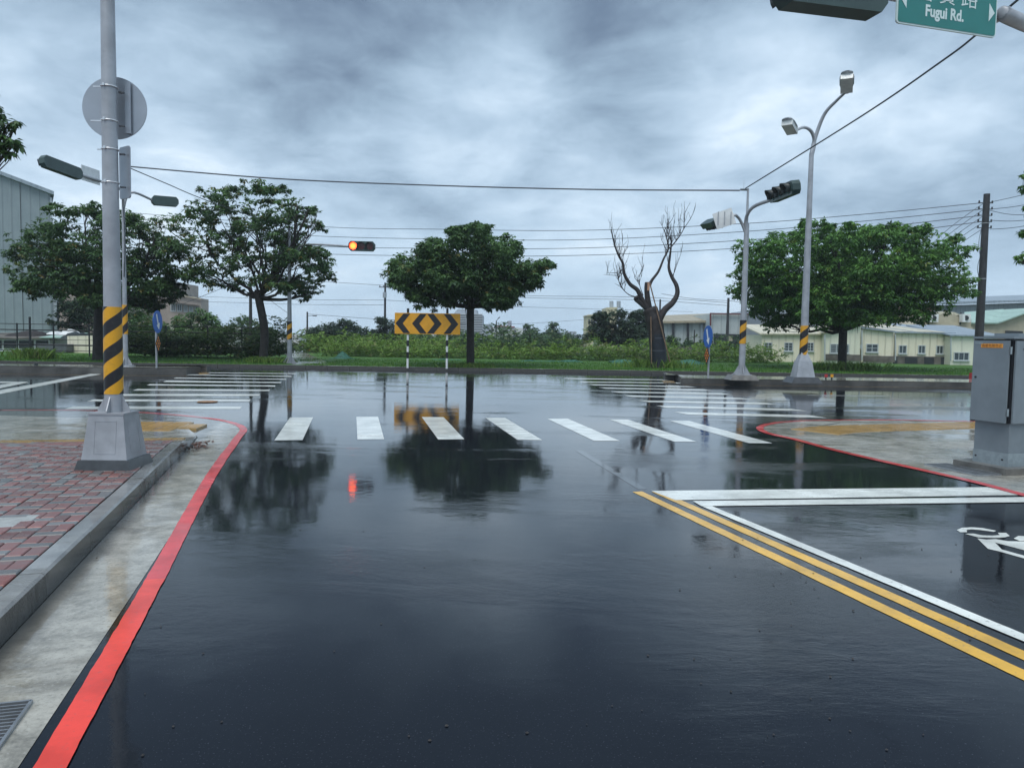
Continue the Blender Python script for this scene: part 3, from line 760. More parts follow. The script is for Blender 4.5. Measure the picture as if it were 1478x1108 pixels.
def pix_lobes(L, D, base, R_, rs, rep=1.0, ymul=1.0):
    """crown pads: each pad's x, height and radius, repeated through the crown's depth"""
    out = []
    for (px, py, r) in L:
        p = AT(px, py, D); rr = r / FPX * D
        half = math.sqrt(max(R_ * R_ - (p.x - base.x) ** 2, .2)) * .82 * ymul
        n = max(1, int(round(rep * half * 2 / (rr * 1.35))))
        for k in range(n):
            off = (-half + 2 * half * (k + .5) / n) if n > 1 else 0
            off += rs.normal(0, rr * .25)
            dz = -abs(off) / max(half, .1) * rr * .35 if n > 1 else 0
            dx = -(p.x - base.x) * .18 * (off / max(half, .1)) ** 2
            zz = CAM_H + (p.z - CAM_H) * (1 - abs(off) / D) - rr * .12
            out.append(((p.x + dx, p.y + off, zz + dz), rr * rs.uniform(.86, 1.04)))
    return out
def tree(D, base_px, fork_px, L, label, mat, r_base, r_fork, dens, leaf, seed, R_, cull, name='street_tree', lean=None, nlimb=9, alt=.04, rep=1.0, flat=.62, group=None, sub=2, zb=.12, nl=7):
    rs = np.random.default_rng(seed); base = G(*base_px, zb) if D is None else AT(*base_px, D)
    base.z = zb; D = base.y; fork = AT(*fork_px, D)
    t = thing(name, base, label, 'tree', group)
    lob = pix_lobes(L, D, base, R_, rs, rep)
    extra = []
    for c, r in lob:                      # loose sprigs that break the outline
        for _ in range(3):
            u = Vector(rs.normal(0, 1, 3)); u.z = u.z * .6 + .12; u.normalize(); rr = r * rs.uniform(.20, .36); extra.append((tuple(Vector(c) + Vector((u.x, u.y, u.z * .75)) * r * rs.uniform(1.05, 1.38)), rr))
    nmain = len(lob); lobx = lob + extra
    mb = MB(); mid = base.lerp(fork, .5) + Vector((lean or 0, 0, 0))
    tp = catmull([base - Vector((0, 0, .1)), base + Vector((0, 0, .25)) , mid, fork, fork + Vector((0, 0, .25))], 4)
    n = len(tp) - 1; rad = [r_base * 1.25 + (r_base - r_base * 1.25) * min(i / 3, 1) + (r_fork - r_base) * max(0, (i - 3) / (n - 3)) for i in range(n + 1)]
    mb.tube(tp, rad, 12); mb.build('trunk', M_BARK, t)
    idx = sorted(range(len(lob)), key=lambda i: -lob[i][1]); order = rs.permutation(len(lob))
    picks = []
    for i in order:
        c = Vector(lob[i][0])
        if all((c - Vector(lob[j][0])).length > 1.0 for j in picks): picks.append(i)
        if len(picks) >= nlimb: break
    for i in picks:
        mb = MB(); c = Vector(lob[i][0]); c.z = max(c.z, fork.z + .2); pts = limb(mb, fork + Vector((0, 0, -.1)), c, r_fork * rs.uniform(.4, .62), .025, rs, .08, 7, .06)
        near_l = sorted(range(len(lob)), key=lambda j: (Vector(lob[j][0]) - c).length)[1:1 + sub + 1]
        for j in near_l:
            a = pts[rs.integers(3, 6)]; limb(mb, a, Vector(lob[j][0]), r_fork * .16, .012, rs, .12, 5)
        for _ in range(5):
            a = pts[rs.integers(3, 8)]; limb(mb, a, c + Vector(rs.normal(0, lob[i][1] * .55, 3)), .03, .006, rs, .12, 4)
        mb.build('limb', M_BARK, t)
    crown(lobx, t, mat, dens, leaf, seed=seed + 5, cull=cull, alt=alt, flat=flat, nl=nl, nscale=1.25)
    return t

T3L = [(650, 400, 34), (620, 372, 30), (598, 378, 34), (575, 390, 20), (632, 352, 30), (678, 338, 26), (725, 350, 28), (700, 372, 42), (652, 385, 42), (745, 378, 28), (788, 379, 13), (768, 392, 18),
       (738, 410, 22), (610, 404, 26), (580, 404, 18), (690, 326, 16), (722, 424, 12), (642, 422, 15), (672, 408, 30), (602, 426, 11), (712, 432, 9), (564, 398, 11), (772, 402, 10), (733, 430, 10), (660, 330, 10), (700, 400, 30)]
tree(None, (679, 528.5), (679, 440), T3L, 'dense umbrella-shaped tree on the verge just right of the double chevron board', M_LEAF, .20, .17, 155, .18, 11, 4.2, -.12, nlimb=13, alt=.03, rep=1.1)
T2L = [(343, 274, 20), (378, 266, 18), (318, 290, 22), (300, 305, 22), (268, 318, 26), (236, 318, 24), (215, 345, 22), (250, 362, 28), (296, 345, 26), (352, 322, 22), (392, 318, 20),
       (432, 290, 14), (452, 301, 8), (412, 312, 14), (330, 378, 26), (378, 372, 28), (428, 360, 26), (455, 376, 22), (462, 362, 16), (400, 398, 22), (440, 402, 17), (296, 386, 22), (262, 388, 20),
       (344, 300, 14), (418, 338, 18), (405, 272, 10), (360, 350, 20), (230, 385, 18), (320, 405, 12), (462, 390, 12), (430, 410, 9)]
tree(None, (380, 522.5), (373, 428), T2L, 'airy spreading tree with curved limbs showing, left of the lit red signal', M_LEAF, .22, .19, 135, .18, 23, 4.6, .03, nlimb=16, alt=.10, rep=.62, lean=.18, sub=3)
T1L = [(64, 345, 22), (46, 362, 14), (90, 330, 24), (125, 318, 24), (110, 358, 34), (70, 383, 24), (95, 405, 20), (140, 385, 36), (175, 350, 34), (198, 380, 36), (232, 390, 32),
       (250, 350, 22), (212, 328, 24), (190, 310, 18), (215, 412, 24), (186, 425, 18), (240, 412, 16), (128, 300, 12), (152, 300, 14), (118, 412, 20), (75, 405, 14), (200, 430, 12), (160, 415, 22)]
tree(None, (141, 520), (143, 436), T1L, 'broad dark tree behind the striped steel pole at the left', M_LEAF, .24, .2, 140, .18, 31, 4.3, -.06, nlimb=12, alt=.05, rep=.85)
T5L = [(1092, 368, 26), (1076, 350, 15), (1120, 345, 28), (1160, 335, 22), (1165, 321, 10), (1110, 398, 34), (1085, 408, 22), (1160, 382, 42), (1210, 362, 38), (1200, 336, 18), (1262, 340, 24), (1275, 326, 10),
       (1300, 335, 15), (1255, 372, 38), (1305, 368, 34), (1345, 355, 22), (1370, 343, 10), (1330, 395, 32), (1375, 398, 20), (1395, 412, 14), (1372, 415, 18), (1290, 418, 32), (1240, 428, 34), (1180, 428, 34),
       (1130, 432, 26), (1148, 452, 18), (1270, 448, 20), (1310, 442, 17), (1200, 452, 20), (1240, 335, 16), (1402, 420, 9), (1100, 435, 15), (1080, 385, 18), (1180, 405, 40), (1250, 402, 40), (1130, 412, 32), (1310, 405, 32), (1215, 415, 36), (1215, 392, 36), (1100, 395, 26)]
tree(None, (1215, 533), (1217, 474), T5L, 'wide bright green tree in front of the cream sheds at the right', M_LEAF_B, .24, .21, 140, .19, 41, 6.6, -.08, nlimb=16, alt=.05, rep=.72)
# nearby trees whose branches reach into the frame
def side_tree(base, fork, lobes, label, mat, seed, bg=True):
    rs = np.random.default_rng(seed); b = Vector(base); t = thing('roadside_tree', b, label, 'tree'); f = Vector(fork)
    mb = MB(); mb.tube([b - Vector((0, 0, .1)), b.lerp(f, .5) + Vector((.08, 0, 0)), f], [.16, .12, .10], 10); mb.build('trunk', M_BARK, t)
    for (c, r) in lobes:
        mb = MB(); p = limb(mb, f, Vector(c), .05, .012, rs, .05, 7)
        for _ in range(5): limb(mb, p[rs.integers(4, 8)], Vector(c) + Vector(rs.normal(0, r * .5, 3)), .014, .004, rs, .1, 4)
        mb.build('limb', M_BARK, t)
    crown(lobes, t, mat, 460, .12, seed=seed, cull=0, droop=.6)
D6 = 13.0; l6 = [(-22, 198, 30), (12, 180, 12), (22, 178, 8), (10, 205, 15), (24, 206, 7), (12, 218, 8), (-60, 150, 55), (-75, 240, 50), (-120, 180, 70)]
side_tree((AT(-90, 500, D6).x, D6, .1), AT(-85, 330, D6), [(tuple(AT(a, b, D6 + random.uniform(-.3, .3))), r / FPX * D6) for a, b, r in l6], 'tree at the left edge with only leafy twigs reaching in above the warehouse', M_LEAF, 61)
D7 = 22.0; l7 = [(1490, 272, 16), (1478, 254, 6), (1482, 300, 7), (1490, 372, 18), (1471, 371, 5), (1530, 330, 45), (1540, 250, 45), (1540, 400, 45)]
side_tree((AT(1560, 500, D7).x, D7, .1), AT(1555, 420, D7), [(tuple(AT(a, b, D7 + random.uniform(-.3, .3))), r / FPX * D7) for a, b, r in l7], 'tree at the right edge with only leaf tips showing beside the dark utility pole', M_LEAF_B, 67)
# far trees
def far_tree(D, L, label, mat, seed, depth=1.0, dens=26, leaf=.5, trunk=True, group=None, cat='tree', name='background_tree', flat=.8, cull=-.3, bz=-.05):
    rs = np.random.default_rng(seed); cxp = sum(a for a, b, r in L) / len(L); base = AT(cxp, 520, D); base.z = bz
    t = thing(name, base, label, cat, group); lob = []
    for a, b, r in L:
        p = AT(a, b, D); rr = r / FPX * D; lob.append((tuple(p), rr)); lob.append(((p.x + rs.normal(0, rr * .3), p.y + rr * .9 * depth, p.z - rr * .1), rr * .95)); lob.append(((p.x, p.y + rr * 1.8 * depth, p.z - rr * .2), rr * .8))
    top = max(l[0][2] for l in lob); mb = MB(); mb.tube([base, Vector((base.x, base.y + .5, max(top * .55, bz + .8)))], [.05 * top, .03 * top], 8); mb.build('trunk', M_BARK, t)
    k = 1 / (leaf / .5) ** 1.6 * dens; crown(lob, t, mat, k, leaf, nl=6, seed=seed, cull=cull, flat=flat, droop=.3, nscale=.5)
far_tree(60, [(110, 450, 24), (92, 462, 20), (130, 458, 22), (88, 440, 14), (120, 438, 14), (105, 480, 20), (138, 480, 20)], 'dark bushy tree behind the iron fence, right of the blue-grey warehouse', M_LEAF_D, 71, leaf=.28, dens=30)
far_tree(52, [(190, 450, 16), (205, 470, 22), (185, 478, 22), (220, 488, 20), (200, 435, 10), (230, 470, 10)], 'leafy green tree behind the second striped pole, in front of the beige building', M_LEAF, 72, leaf=.24, dens=26)
far_tree(56, [(262, 465, 16), (285, 455, 14), (300, 463, 14), (270, 480, 20), (295, 485, 20), (312, 475, 12), (250, 480, 14)], 'feathery tree on the fence line below the end of the beige building', M_LEAF, 73, leaf=.24, dens=26)
far_tree(95, [(352, 470, 20), (335, 478, 14), (372, 476, 16), (352, 488, 18), (325, 486, 10), (392, 482, 8)], 'round-topped far tree seen left of the airy tree trunk', M_LEAF_F, 74, leaf=.42)
far_tree(85, [(470, 486, 24), (495, 478, 24), (450, 496, 14), (522, 488, 22), (480, 500, 20), (510, 500, 20), (490, 470, 14), (450, 484, 14)], 'dark domed tree left of the far utility pole with the transformer', M_LEAF_D, 75, leaf=.34, dens=34)
far_tree(80, [(560, 478, 20), (583, 480, 16), (545, 490, 18), (570, 495, 22), (550, 462, 9), (575, 466, 10), (598, 490, 12)], 'dark tree with a ragged top behind the left half of the chevron board', M_LEAF_D, 76, leaf=.32, dens=34)
for k, (L, lab, mt) in enumerate([([(766, 479, 12), (760, 490, 14), (775, 492, 14), (764, 470, 6)], 'light green far tree just right of the white red-roofed building', M_LEAF_F),
        ([(798, 478, 13), (812, 484, 12), (795, 492, 15), (820, 492, 13), (798, 468, 6), (815, 474, 6)], 'mid green far tree in the middle of the far tree row', M_LEAF_F),
        ([(838, 490, 10), (850, 486, 9), (828, 494, 10)], 'low dark far tree below the yellow tower', M_LEAF_D)]):
    far_tree(110 + 4 * k, L, lab, mt, 80 + k, leaf=.45, dens=28)
far_tree(72, [(880, 462, 18), (868, 478, 20), (900, 470, 18), (885, 485, 24), (910, 485, 20), (865, 456, 10), (895, 452, 10), (925, 478, 12)], 'large dark bushy tree left of the pruned dead tree', M_LEAF_D, 86, leaf=.28, dens=36)
far_tree(75, [(925, 455, 14), (918, 470, 18), (935, 468, 12), (930, 485, 20), (915, 455, 8), (908, 490, 16)], 'dark tree right behind the pruned dead trunk', M_LEAF_D, 87, leaf=.28, dens=34)
far_tree(66, [(968, 488, 6), (975, 494, 9), (960, 496, 8)], 'small green sapling in front of the beige-roofed hall, right of the dead tree', M_LEAF_F, 88, leaf=.24, dens=30, bz=-.05)
far_tree(66, [(995, 494, 6), (1003, 498, 7), (990, 500, 8)], 'small green sapling left of the right blue keep-right sign', M_LEAF_F, 89, leaf=.24, dens=30, bz=-.05)

# weed thicket behind the verge, one continuous mass
def thicket(name, x0, x1, Da, Db, ztop, label, mat, seed, dens=42, leaf=.20, r=(.5, .95), step=.55, cat='weeds', rows=4):
    rs = np.random.default_rng(seed); lob = []; xa = AT(x0, 505, Da).x; xb = AT(x1, 505, Da).x; x = xa
    while x < xb:
        for k in range(rows):
            y = Da + (Db - Da) * (k + rs.uniform(0, .6)) / rows; rr = rs.uniform(*r)
            h = ztop * (.62 + .38 * (k + 1) / rows) * (1 + .55 * mnoise.noise((x * .45, y * .3, seed * 1.7)) + .2 * rs.normal() * (rs.uniform() > .8))
            lob.append(((x + rs.normal(0, .2), y, max(h - rr * .7, .25)), rr)); lob.append(((x + rs.normal(0, .3), y - .3, max(h * .30, .2)), rr))
        x += step * rs.uniform(.7, 1.3)
    P, V = lobes_points(lob, dens, rs, .75, -.42, .8, seed)
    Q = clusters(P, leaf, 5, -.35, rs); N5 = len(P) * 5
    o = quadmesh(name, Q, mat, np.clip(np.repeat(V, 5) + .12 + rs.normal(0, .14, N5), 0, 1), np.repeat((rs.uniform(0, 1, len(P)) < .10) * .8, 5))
    return tag(o, label, cat, kind='stuff')
thicket('weed_thicket', 470, 1130, 50.5, 56, 1.45, 'thick green weeds and vines standing along the back of the verge', M_WEED, 91, dens=30)
thicket('weed_thicket', 425, 640, 60, 66, 1.9, 'second rank of weeds behind the green netting tent', M_WEED, 92, dens=24, leaf=.26)
thicket('shrub_belt', 590, 830, 72, 80, 2.4, 'dark leafy shrub belt behind the chevron board and centre tree', M_LEAF_F, 93, dens=16, leaf=.4, r=(.8, 1.5), step=1.0, cat='shrubs')
thicket('shrub_belt', 940, 1125, 64, 70, 1.9, 'low shrub belt in front of the beige-roofed hall', M_LEAF_F, 94, dens=16, leaf=.32, r=(.6, 1.1), step=.9, cat='shrubs')
thicket('fence_hedge', 182, 398, 42.5, 45.5, 2.0, 'overgrown dark vine hedge growing through the iron fence', M_VINE, 95, dens=90, leaf=.17, r=(.45, .8), step=.38, cat='hedge')
# tufts at tree feet
def tuft(px, py, w, h, label, seed):
    c = G(px, py, .12); N = 900; rs = np.random.default_rng(seed)
    pts = np.stack([c.x + rs.normal(0, w * .42, N), c.y + rs.normal(0, .35, N), np.full(N, .1)], 1)
    tag(blades('grass_tuft', pts, h, .02, M_WEED), label, 'grass')
tuft(948, 531, 2.0, .42, 'long weeds round the foot of the pruned dead tree', 5); tuft(1218, 535, 2.4, .45, 'long grass round the foot of the wide tree at the right', 6)
tuft(380, 524, 1.0, .3, 'grass round the foot of the airy tree', 7); tuft(679, 530, 1.3, .22, 'grass round the foot of the dense centre tree', 8)

# ------------------------------------------------------------------ pruned dead tree
D4 = 39.0; base4 = AT(948, 530, D4); base4.z = .12
t = thing('dead_tree', base4, 'dead, hard-pruned tree with bare twisting limbs, black wrap and bamboo props', 'tree')
rs = np.random.default_rng(9)
def zp(x, y, dy=0.0): return AT(840 + x / 3.956, 280 + y / 3.956, D4) + Vector((0, dy, 0))
MB().tube(catmull([base4 - Vector((0, 0, .1)), zp(438, 940), zp(430, 850), zp(420, 760), zp(400, 690), zp(385, 650)], 4), [.44] * 4 + [.42] * 4 + [.42] * 4 + [.44] * 4 + [.40] * 4 + [.26], 12).build('trunk', M_BARK2, t)
MB().tube(catmull([zp(438, 975), zp(434, 900), zp(428, 800)], 4), [.46, .45, .445, .44, .44, .435, .43, .43, .43], 12).build('black_wrap', M_WRAP, t)
for z_ in (822, 893):
    MB().tube([zp(434, z_ - 3), zp(434, z_ + 3)], .45, 12).build('tie_band', M_WIRE, t)
def dl(pts, r0, r1, dy=.0, nm='limb', twigs=0, tl=.9):
    P = [zp(x, y) for x, y in pts]; P = catmull([p + Vector((0, dy * i / len(P), 0)) for i, p in enumerate(P)], 4); n = len(P) - 1
    mb = MB(); mb.tube(P, [r0 + (r1 - r0) * (i / n) ** .7 for i in range(n + 1)], 8)
    for k in range(twigs):
        a = P[rs.integers(int(n * .55), n + 1)]; b = a + Vector((rs.normal(0, .28), rs.normal(0, .25), abs(rs.normal(tl, .35))))
        q = limb(mb, a, b, .020, .007, rs, .05, 5)
        for _ in range(3):
            c = q[rs.integers(1, 5)]; limb(mb, c, c + Vector((rs.normal(0, .13), rs.normal(0, .13), abs(rs.normal(.5, .2)))), .010, .005, rs, .05, 4)
    mb.build(nm, M_BARK2, t)
dl([(400, 690), (345, 610), (315, 550), (270, 515), (236, 455), (228, 400), (200, 350), (175, 280), (160, 210)], .17, .025, -.6, twigs=8)
dl([(390, 670), (330, 620), (303, 600), (318, 588)], .16, .09, -.3)
dl([(385, 520), (402, 490), (440, 440), (470, 370), (500, 310), (495, 262), (480, 200)], .10, .022, .5, twigs=10)
dl([(500, 310), (520, 290), (560, 240), (590, 190)], .05, .018, .3, twigs=7)
dl([(440, 715), (475, 660), (520, 620), (548, 570), (545, 520), (520, 470), (504, 415), (512, 350), (520, 290), (522, 225)], .22, .03, .6, twigs=6)
dl([(390, 680), (375, 600), (370, 540), (372, 505)], .17, .12, 0, 'stump')
dl([(330, 590), (270, 575), (220, 520), (205, 450)], .035, .01, .2, twigs=12, tl=.5)
dl([(350, 580), (330, 520), (325, 460)], .025, .01, .1, twigs=5, tl=.5)
MB().tube([zp(372, 503), zp(372, 507)], .115, 8).build('cut_face', M_CUT, t)
MB().box(zp(377, 530, -.16), (.12, .04, .40)).build('split_wood', M_CUT, t)
for (a, b, r) in (((378, 512), (492, 955), .032), ((384, 700), (388, 970), .028)):
    MB().tube([zp(*a, -.46), zp(*b, -.46)], r, 8).build('bamboo_prop', M_BAMBOO, t)

# ------------------------------------------------------------------ signals and signs
Z = Vector((0, 0, 1))
def frame(d, n):
    d = Vector(d).normalized(); n = Vector(n); n = (n - d * n.dot(d)).normalized(); return d, n, n.cross(d).normalized() * (1 if n.cross(d).z > 0 else -1)
def signal_head(root, a, b, nrm, lit=None, h=.38, dep=.20, nl=3, visors=True):
    """three-lens horizontal head from end a to end b, facing nrm"""
    a, b = Vector(a), Vector(b); d, n, u = frame(b - a, nrm); L = (b - a).length; c = (a + b) / 2
    mb = MB(); ch = h * .28
    prof = [(-L / 2, -h / 2 + ch), (-L / 2 + ch * .8, -h / 2), (L / 2 - ch * .8, -h / 2), (L / 2, -h / 2 + ch), (L / 2, h / 2 - ch), (L / 2 - ch * .8, h / 2), (-L / 2 + ch * .8, h / 2), (-L / 2, h / 2 - ch)]
    mb.prism([c + d * x + u * y - n * dep / 2 for x, y in prof], n * dep)
    hd = mb.build('signal_head', M_SIGHOUS, root)
    for k in range(nl):
        cc = c + d * ((k - (nl - 1) / 2) * L / nl * .96) + n * (dep / 2 + .004); r = min(h * .40, L / nl * .43)
        on = (lit == k)
        MB().tube([cc, cc + n * .012], r * .93, 20).build('lens', M_LIT if on else (M_LENSD if lit is not None else M_LENS), hd)
        if on: MB().tube([cc + n * .013, cc + n * .018], r * .6, 20).build('glowing_core', M_LITC, hd)
        if visors:
            vs = []; m_ = 15
            for q in range(m_):
                t_ = math.pi * (-.22 + 1.44 * q / (m_ - 1))
                e = d * math.cos(t_) * r * 1.06 + u * math.sin(t_) * r * 1.06; ln = .24 * (.55 + .45 * max(math.sin(t_), 0))
                vs += [cc + e, cc + e + n * ln, cc + e * 1.05, cc + e * 1.05 + n * ln]
            fs = []
            for q in range(m_ - 1):
                i = q * 4; j = i + 4; fs += [(i, j, j + 1, i + 1), (i + 2, i + 3, j + 3, j + 2), (i + 1, j + 1, j + 3, i + 3)]
            MB().add(vs, fs, 0, True).build('visor', M_SIGBLK if lit is None else M_SIGHOUS, hd)
    return hd
def plate(root, c, d, w, h, nrm, mat, name='sign_plate', th=.012, rim=None, u=None):
    d, n, u_ = frame(d, nrm); u = u or u_; c = Vector(c)
    o = MB().box(c, (w, th, h), (d, n, u)).build(name, mat, root)
    return o, d, n, u
def flange(root, base, r, mat=M_STEEL, hgt=.35, w=.42):
    MB().box(base + Z * .012, (w, w, .025)).build('base_plate', mat, root)
    for k in range(4):
        a = k * math.pi / 2 + math.pi / 4 * 0; e = Vector((math.cos(a), math.sin(a), 0)); s_ = Vector((-e.y, e.x, 0)) * .008
        MB().prism([base + e * r + Z * .025 - s_, base + e * (w / 2) + Z * .025 - s_, base + e * (w / 2) + Z * .07 - s_, base + e * r + Z * hgt - s_], s_ * 2).build('gusset', mat, root)
        MB().tube([base + e.lerp(Vector((s_.x, s_.y, 0)).normalized(), .5).normalized() * w * .55 + Z * .02, base + e.lerp(Vector((s_.x, s_.y, 0)).normalized(), .5).normalized() * w * .55 + Z * .06], .018, 6).build('bolt', mat, root)
def frustum(mb, c, w0, w1, d0, d1_, h, ax=None):
    X, Y = ax or (Vector((1, 0, 0)), Vector((0, 1, 0)))
    v = [c + X * (i * w0 / 2) + Y * (j * d0 / 2) for i, j in ((-1, -1), (1, -1), (1, 1), (-1, 1))] + [c + X * (i * w1 / 2) + Y * (j * d1_ / 2) + Z * h for i, j in ((-1, -1), (1, -1), (1, 1), (-1, 1))]
    return mb.add(v, [(3, 2, 1, 0), (4, 5, 6, 7)] + [(k, (k + 1) % 4, 4 + (k + 1) % 4, 4 + k) for k in range(4)])
def pedestal(root, base, sc, ax=None):
    X, Y = ax or (Vector((1, 0, 0)), Vector((0, 1, 0)))
    frustum(MB(), base - Z * .02, .56 * sc, .50 * sc, .56 * sc, .50 * sc, .115 * sc, ax).build('footing', M_BASE, root)
    b = base + Z * .097 * sc; H = .455 * sc; w0, w1 = .455 * sc, .345 * sc
    frustum(MB(), b, w0, w1, w0, w1, H, ax).build('pedestal_cover', M_STEEL, root)
    MB().box(b + Z * (H + .009), (w1 + .018 * sc, w1 + .018 * sc, .018 * sc), (X, Y, Z)).build('cover_flange', M_STEEL, root)
    for sgn, A, B in ((-1, Y, X), (1, Y, X), (-1, X, Y), (1, X, Y)):      # raised panel frame on each face
        tilt = (w0 - w1) / 2 / H
        up = (Z - A * (sgn * tilt)).normalized(); nn = (A * sgn + Z * tilt).normalized()
        cc = b + Z * H * .5 + A * sgn * ((w0 + w1) / 4); pw, ph = w1 * .62, H * .72; 
        for (dx, dz, sx, sz) in ((-pw / 2, 0, .008, ph), (pw / 2, 0, .008, ph), (0, ph / 2, pw, .008), (0, -ph / 2, pw, .008)):
            MB().box(cc + B * dx + up * dz, (sx, .006, sz), (B, nn, up)).build('panel_bead', M_STEEL, root)
    return b + Z * (H + .018)
def vbox(c, half): pass

# ---- S1: near striped pole with round sign
b1 = G(158, 676, .15); b1 = Vector((b1.x - .028, b1.y + .16, .15))
t = thing('lamp_post', b1, 'grey steel post with black and yellow spiral band in the brick pavement at the left', 'lamp post')
ax1 = (Vector((1, .04, 0)).normalized(),); ax1 = (ax1[0], Z.cross(ax1[0]).normalized())
top = pedestal(t, b1, 1.0, ax1)
PR = .088; ptop = b1 + Z * 8.2
MB().tube([top, b1 + Z * 1.2, b1 + Z * 4.6, ptop], [PR, PR * .985, .066, .050], 24).build('pole', M_STEEL, t)
for k in range(4):
    e = (ax1[0] * math.cos(k * math.pi / 2) + ax1[1] * math.sin(k * math.pi / 2)); s_ = Z.cross(e) * .006
    MB().prism([top + e * PR * .9 - s_, top + e * .165 - s_, top + e * .165 + Z * .02 - s_, top + e * PR * .95 + Z * .165 - s_], s_ * 2).build('gusset', M_STEEL, t)
Dp = b1.y
def h_at(px, py, D=None): return AT(px, py, D or Dp).z
z0, z1 = h_at(163, 568), h_at(163, 443)
M_BAND1 = stripes_mat('spiral_band_large', (z1 - z0) / 3.25, (.012, .012, .014), (.72, .36, .015), 1.5)
MB().tube([Vector((b1.x, b1.y, z0)), Vector((b1.x, b1.y, (z0 + z1) / 2)), Vector((b1.x, b1.y, z1))], [PR + .004, PR + .003, PR + .001], 28).build('striped_band', M_BAND1, t)
cz = AT(161, 157, Dp + .18); c_ = Vector((b1.x - .03, b1.y + .16, cz.z))
sn = Vector((.12, -1, 0)).normalized(); sx_ = Z.cross(sn) * -1
MB().tube([c_, c_ - sn * .012],   .318, 48, smooth=False).build('round_sign', M_ALU, t)
MB().box(c_ + sn * .012 + sx_ * -.0 + Vector((.145, 0, 0)), (.055, .02, .52), (Vector((sn.y, -sn.x, 0)), sn, Z)).build('sign_rail', M_ALU, t)
MB().box(c_ + sn * .012 - Vector((.072, 0, 0)), (.055, .02, .52), (Vector((sn.y, -sn.x, 0)), sn, Z)).build('sign_rail', M_ALU, t)
rc = Vector((b1.x + .095, b1.y + .12, AT(175, 246, Dp).z)); rh = (283 - 209) / FPX * Dp * 1.0
rn = Vector((-.55, -.83, 0)).normalized(); rd = Vector((rn.y, -rn.x, 0))
rb = MB(); rw = .10; ch = .02; pr_ = [(-rw, -rh / 2 + ch), (-rw + ch, -rh / 2), (rw - ch, -rh / 2), (rw, -rh / 2 + ch), (rw, rh / 2 - ch), (rw - ch, rh / 2), (-rw + ch, rh / 2), (-rw, rh / 2 - ch)]
rb.prism([rc + rd * x + Z * y for x, y in pr_], rn * .012); rb.build('side_sign', M_ALU, t)
for (px, py, lf) in ((145, 126, .06), (145, 175, .09), (147, 216, .03), (150, 264, .0)):
    z_ = h_at(px + 8, py); r_ = PR * .80
    mb = MB(); ring = [Vector((b1.x + math.cos(a) * (r_ + .006), b1.y + math.sin(a) * (r_ + .006), z_)) for a in [i * math.pi / 12 for i in range(25)]]
    mb.tube(ring, .0085, 6, cap=False); mb.build('clamp_band', M_CLAMP, t)
    MB().box(Vector((b1.x - .01, b1.y - r_ - .012, z_ + .004)), (.02, .02, .028)).build('clamp_bolt', M_CLAMP, t)
    if lf: MB().box(Vector((b1.x - .06 - lf / 2, b1.y - .045, z_ - .01)), (lf + .03, .012, .012)).build('strap_tail', M_CLAMP, t)
    MB().box(Vector((b1.x + .09, b1.y + .07, z_ - .03)), (.05, .03, .014)).build('bracket', M_STEELD, t)
# lamp arm far above the frame
la = catmull([ptop, ptop + Vector((.15, -.02, .5)), ptop + Vector((.9, -.1, .95)), ptop + Vector((1.9, -.2, 1.05))], 5)
MB().tube(la, .035, 8).build('lamp_arm', M_STEEL, t); MB().box(la[-1] + Vector((.25, 0, -.02)), (.6, .22, .1)).build('lamp_head', M_LAMP, t)

# ---- S2: signal pole on left island
b2 = G(182, 531, .25); b2.y = 28.4; b2.x = AT(181, 500, 28.4).x; b2.z = .25; D2 = b2.y
t = thing('signal_post', b2, 'signal post with two arms and a small striped band, directly behind the big striped pole', 'traffic signal')
p2top = AT(181, 240, D2); p2t = Vector((b2.x, b2.y, p2top.z))
MB().tube([b2, b2 + Z * 2, p2t], [.095, .085, .045], 14).build('pole', M_STEEL, t); flange(t, b2, .09, w=.5)
MB().tube([Vector((b2.x, b2.y, h_at(180, 482, D2))), Vector((b2.x, b2.y, h_at(180, 440, D2)))], .098, 16).build('striped_band', stripes_mat('spiral_band_left', .62, (.012, .012, .014), (.68, .33, .015), 1.0), t)
e1, e2 = AT(60, 231.5, 22.6), AT(116, 252.5, 24.0)
MB().tube(catmull([Vector((b2.x, b2.y, h_at(176, 300, D2))), AT(174, 274, 27.6), AT(146, 262, 25.2), e2], 5), .045, 8).build('arm', M_STEEL, t)
signal_head(t, e1, e2, (-1, -.0, -.05), h=.36)
plate(t, (AT(131, 253, 24.6)), e2 - AT(146, 262, 25.2), 1.05, .48, (1, -.1, 0), M_WHITEP, 'name_plate')
rA = catmull([Vector((b2.x, b2.y, h_at(178, 305, D2))), AT(183, 284, D2), AT(194, 278, D2), AT(220, 289, D2 + .8)], 5)
MB().tube(rA, .045, 8).build('arm', M_STEEL, t); signal_head(t, AT(219, 289, D2 + .8), AT(257, 292, D2 + 1.4), (.1, 1, 0), h=.36)
MB().tube(catmull([AT(177, 300, D2) + Vector((.08, -.1, 0)), AT(179, 350, D2) + Vector((.1, -.12, 0)), AT(178, 400, D2) + Vector((.08, -.1, 0))], 4), .02, 6).build('loose_cable', M_WIRE, t)

